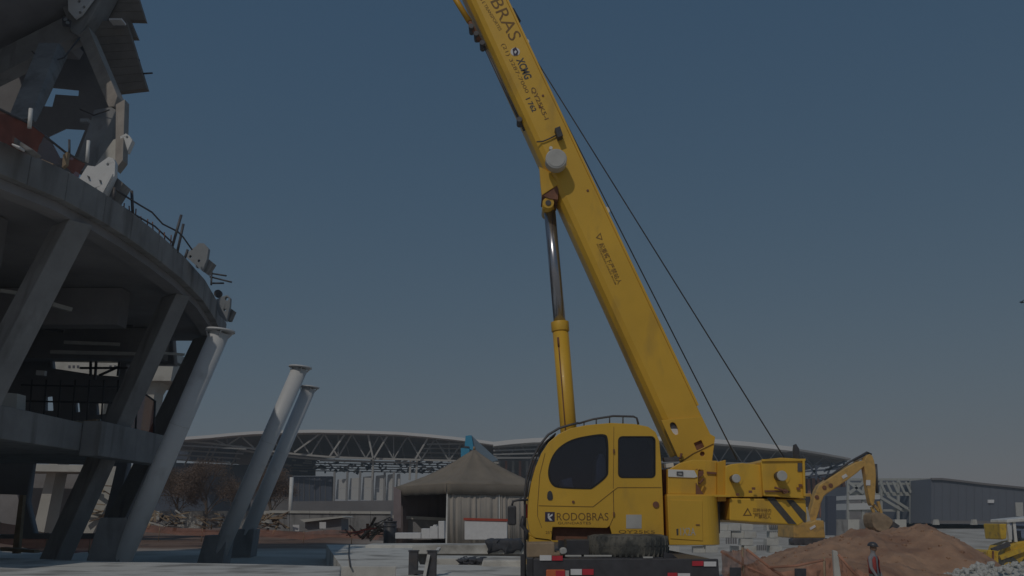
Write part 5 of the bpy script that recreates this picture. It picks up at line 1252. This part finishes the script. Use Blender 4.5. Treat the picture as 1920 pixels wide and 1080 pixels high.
# ------------------------------------------------------------------ worker
def person():
    Y = 24.5; hd = P(1635, 1026, Y); g = hd.z - 1.66
    o = Vector((hd.x, Y, g))
    t = thing('person', 'worker in dark helmet, grey shirt and red vest standing before the earth heap', 'person', o)
    def skin(name, verts, edges, radii, m, sub=2):
        me = bpy.data.meshes.new(name); me.from_pydata([o + Vector(v) for v in verts], edges, []); me.update()
        ob = link(name, me, m, t)
        s = ob.modifiers.new('skin', 'SKIN'); 
        for i, r_ in enumerate(radii):
            me.skin_vertices[0].data[i].radius = r_ if isinstance(r_, tuple) else (r_, r_)
        me.skin_vertices[0].data[0].use_root = True
        ob.modifiers.new('sub', 'SUBSURF').levels = sub; ob.modifiers['sub'].render_levels = sub
        for p in me.polygons: p.use_smooth = True
        s.use_smooth_shade = True
        return ob
    if not bpy.data.meshes: pass
    V = [(0, 0, .94), (0, 0, 1.12), (0, -.01, 1.32), (0, 0, 1.46), (0, -.01, 1.53), (0, -.03, 1.60), (0, -.02, 1.70),
         (-.19, 0, 1.40), (-.25, -.03, 1.13), (-.21, -.14, .92), (-.20, -.17, .84), (.19, 0, 1.40), (.24, .02, 1.13), (.22, -.08, .90), (.21, -.10, .82),
         (-.10, 0, .88), (-.11, -.02, .50), (-.12, .02, .09), (-.12, -.13, .04), (.10, 0, .88), (.13, .0, .50), (.15, .04, .09), (.16, -.11, .04)]
    E = [(0, 1), (1, 2), (2, 3), (3, 4), (4, 5), (5, 6), (2, 7), (7, 8), (8, 9), (9, 10), (2, 11), (11, 12), (12, 13), (13, 14), (0, 15), (15, 16), (16, 17), (17, 18), (0, 19), (19, 20), (20, 21), (21, 22)]
    Rr = [(.15, .11), (.14, .10), (.16, .11), (.07, .07), .055, (.075, .09), (.08, .09), .06, .048, .038, .035, .06, .048, .038, .035, .09, .065, .045, .04, .09, .065, .045, .04]
    me = bpy.data.meshes.new('body'); me.from_pydata([o + Vector(v) for v in V], E, []); me.update()
    ob = bpy.data.objects.new('body', me); COL.objects.link(ob); ob.parent = t; ob.location = -o
    me.materials.append(M['shirt_grey'])
    s = ob.modifiers.new('skin', 'SKIN'); s.use_smooth_shade = True
    lay = me.skin_vertices[0].data if len(me.skin_vertices) else None
    if lay:
        for i, r_ in enumerate(Rr): lay[i].radius = r_ if isinstance(r_, tuple) else (r_, r_)
        lay[0].use_root = True
    ob.modifiers.new('sub', 'SUBSURF').render_levels = 2
    ell = lambda name, c, rx, ry, rz, m: None
    def ell(name, c, r3, m, cut=None):
        bm = bmesh.new(); bmesh.ops.create_uvsphere(bm, u_segments=16, v_segments=10, radius=1)
        for v in bm.verts: v.co = Vector((v.co.x * r3[0], v.co.y * r3[1], v.co.z * r3[2]))
        if cut is not None: bmesh.ops.bisect_plane(bm, geom=bm.verts[:] + bm.edges[:] + bm.faces[:], plane_co=(0, 0, cut), plane_no=(0, 0, -1), clear_outer=True)
        for v in bm.verts: v.co += o + Vector(c)
        return finish(bm, name, m, t, smooth=True)
    ell('face', (0, -.035, 1.645), (.078, .092, .115), 'skin')
    ell('helmet', (0, -.02, 1.70), (.115, .14, .105), 'helmet', -.01)
    disc('helmet_brim', o + Vector((0, -.05, 1.685)), (0, -.1, 1), .13, .012, 'helmet', t, 16)
    bm = bmesh.new()                                                   # open vest round the torso
    n = 18; rows = []
    for z, rx, ry in ((.98, .195, .145), (1.15, .185, .135), (1.3, .205, .145), (1.42, .17, .12)):
        rows.append([bm.verts.new(o + Vector((math.sin(a) * rx, math.cos(a) * ry, z))) for a in [R(-150 + 300 * k / n) for k in range(n + 1)]])
    for a, b in zip(rows, rows[1:]):
        for i in range(n): bm.faces.new((a[i], a[i + 1], b[i + 1], b[i]))
    vo = finish(bm, 'vest', 'vest_red', t, smooth=True); vo.modifiers.new('thick', 'SOLIDIFY').thickness = .012
    for sx in (-1, 1):
        bm = bmesh.new(); add_tube(bm, [o + Vector((.10 * sx, 0, .96)), o + Vector((.115 * sx, -.01, .5)), o + Vector((.135 * sx, .03, .1))], [.115, .085, .07], 14)
        finish(bm, 'trouser_leg', 'trousers', t)
        ell('boot', ((-.12 if sx < 0 else .155), -.05, .05), (.055, .14, .06), 'black_paint')
        ell('hand', ((-.20 if sx < 0 else .21), (-.17 if sx < 0 else -.11), .80), (.035, .035, .075), 'skin')
person()
bpy.data.objects['person'].rotation_euler.z = .75

# ------------------------------------------------------------------ small bird at the right edge
bd_c = P(1915, 567, 60)
bt_ = thing('bird', 'small dark bird in the sky at the right edge', 'bird', bd_c)
bm = bmesh.new(); add_tube(bm, [bd_c + Vector((-.13, 0, .01)), bd_c + Vector((-.06, 0, .03)), bd_c, bd_c + Vector((.12, 0, 0)), bd_c + Vector((.2, 0, .01))], [.015, .05, .07, .045, .03], 8); finish(bm, 'body', 'bird_dark', bt_)
for s in (-1, 1):
    prism('wing', [bd_c + Vector((-.05, 0, .03)), bd_c + Vector((.08, 0, .03)), bd_c + Vector((.08, .28 * s, .10)), bd_c + Vector((.02, .36 * s, .11))], (0, 0, .012), 'bird_dark', bt_)

# ------------------------------------------------------------------ dusty site air
bm = bmesh.new(); add_box(bm, (-260, -40, -3.0), (300, 330, 34.0))
hm = bpy.data.materials.new('haze'); hm.use_nodes = True; hn = hm.node_tree.nodes; hn.clear()
pv = hn.new('ShaderNodeVolumePrincipled'); pv.inputs['Color'].default_value = (0.80, 0.91, 0.98, 1); pv.inputs['Density'].default_value = 0.0010; pv.inputs['Anisotropy'].default_value = 0.0
ho = hn.new('ShaderNodeOutputMaterial'); hm.node_tree.links.new(pv.outputs[0], ho.inputs['Volume'])
tag(finish(bm, 'haze', hm), kind='stuff')
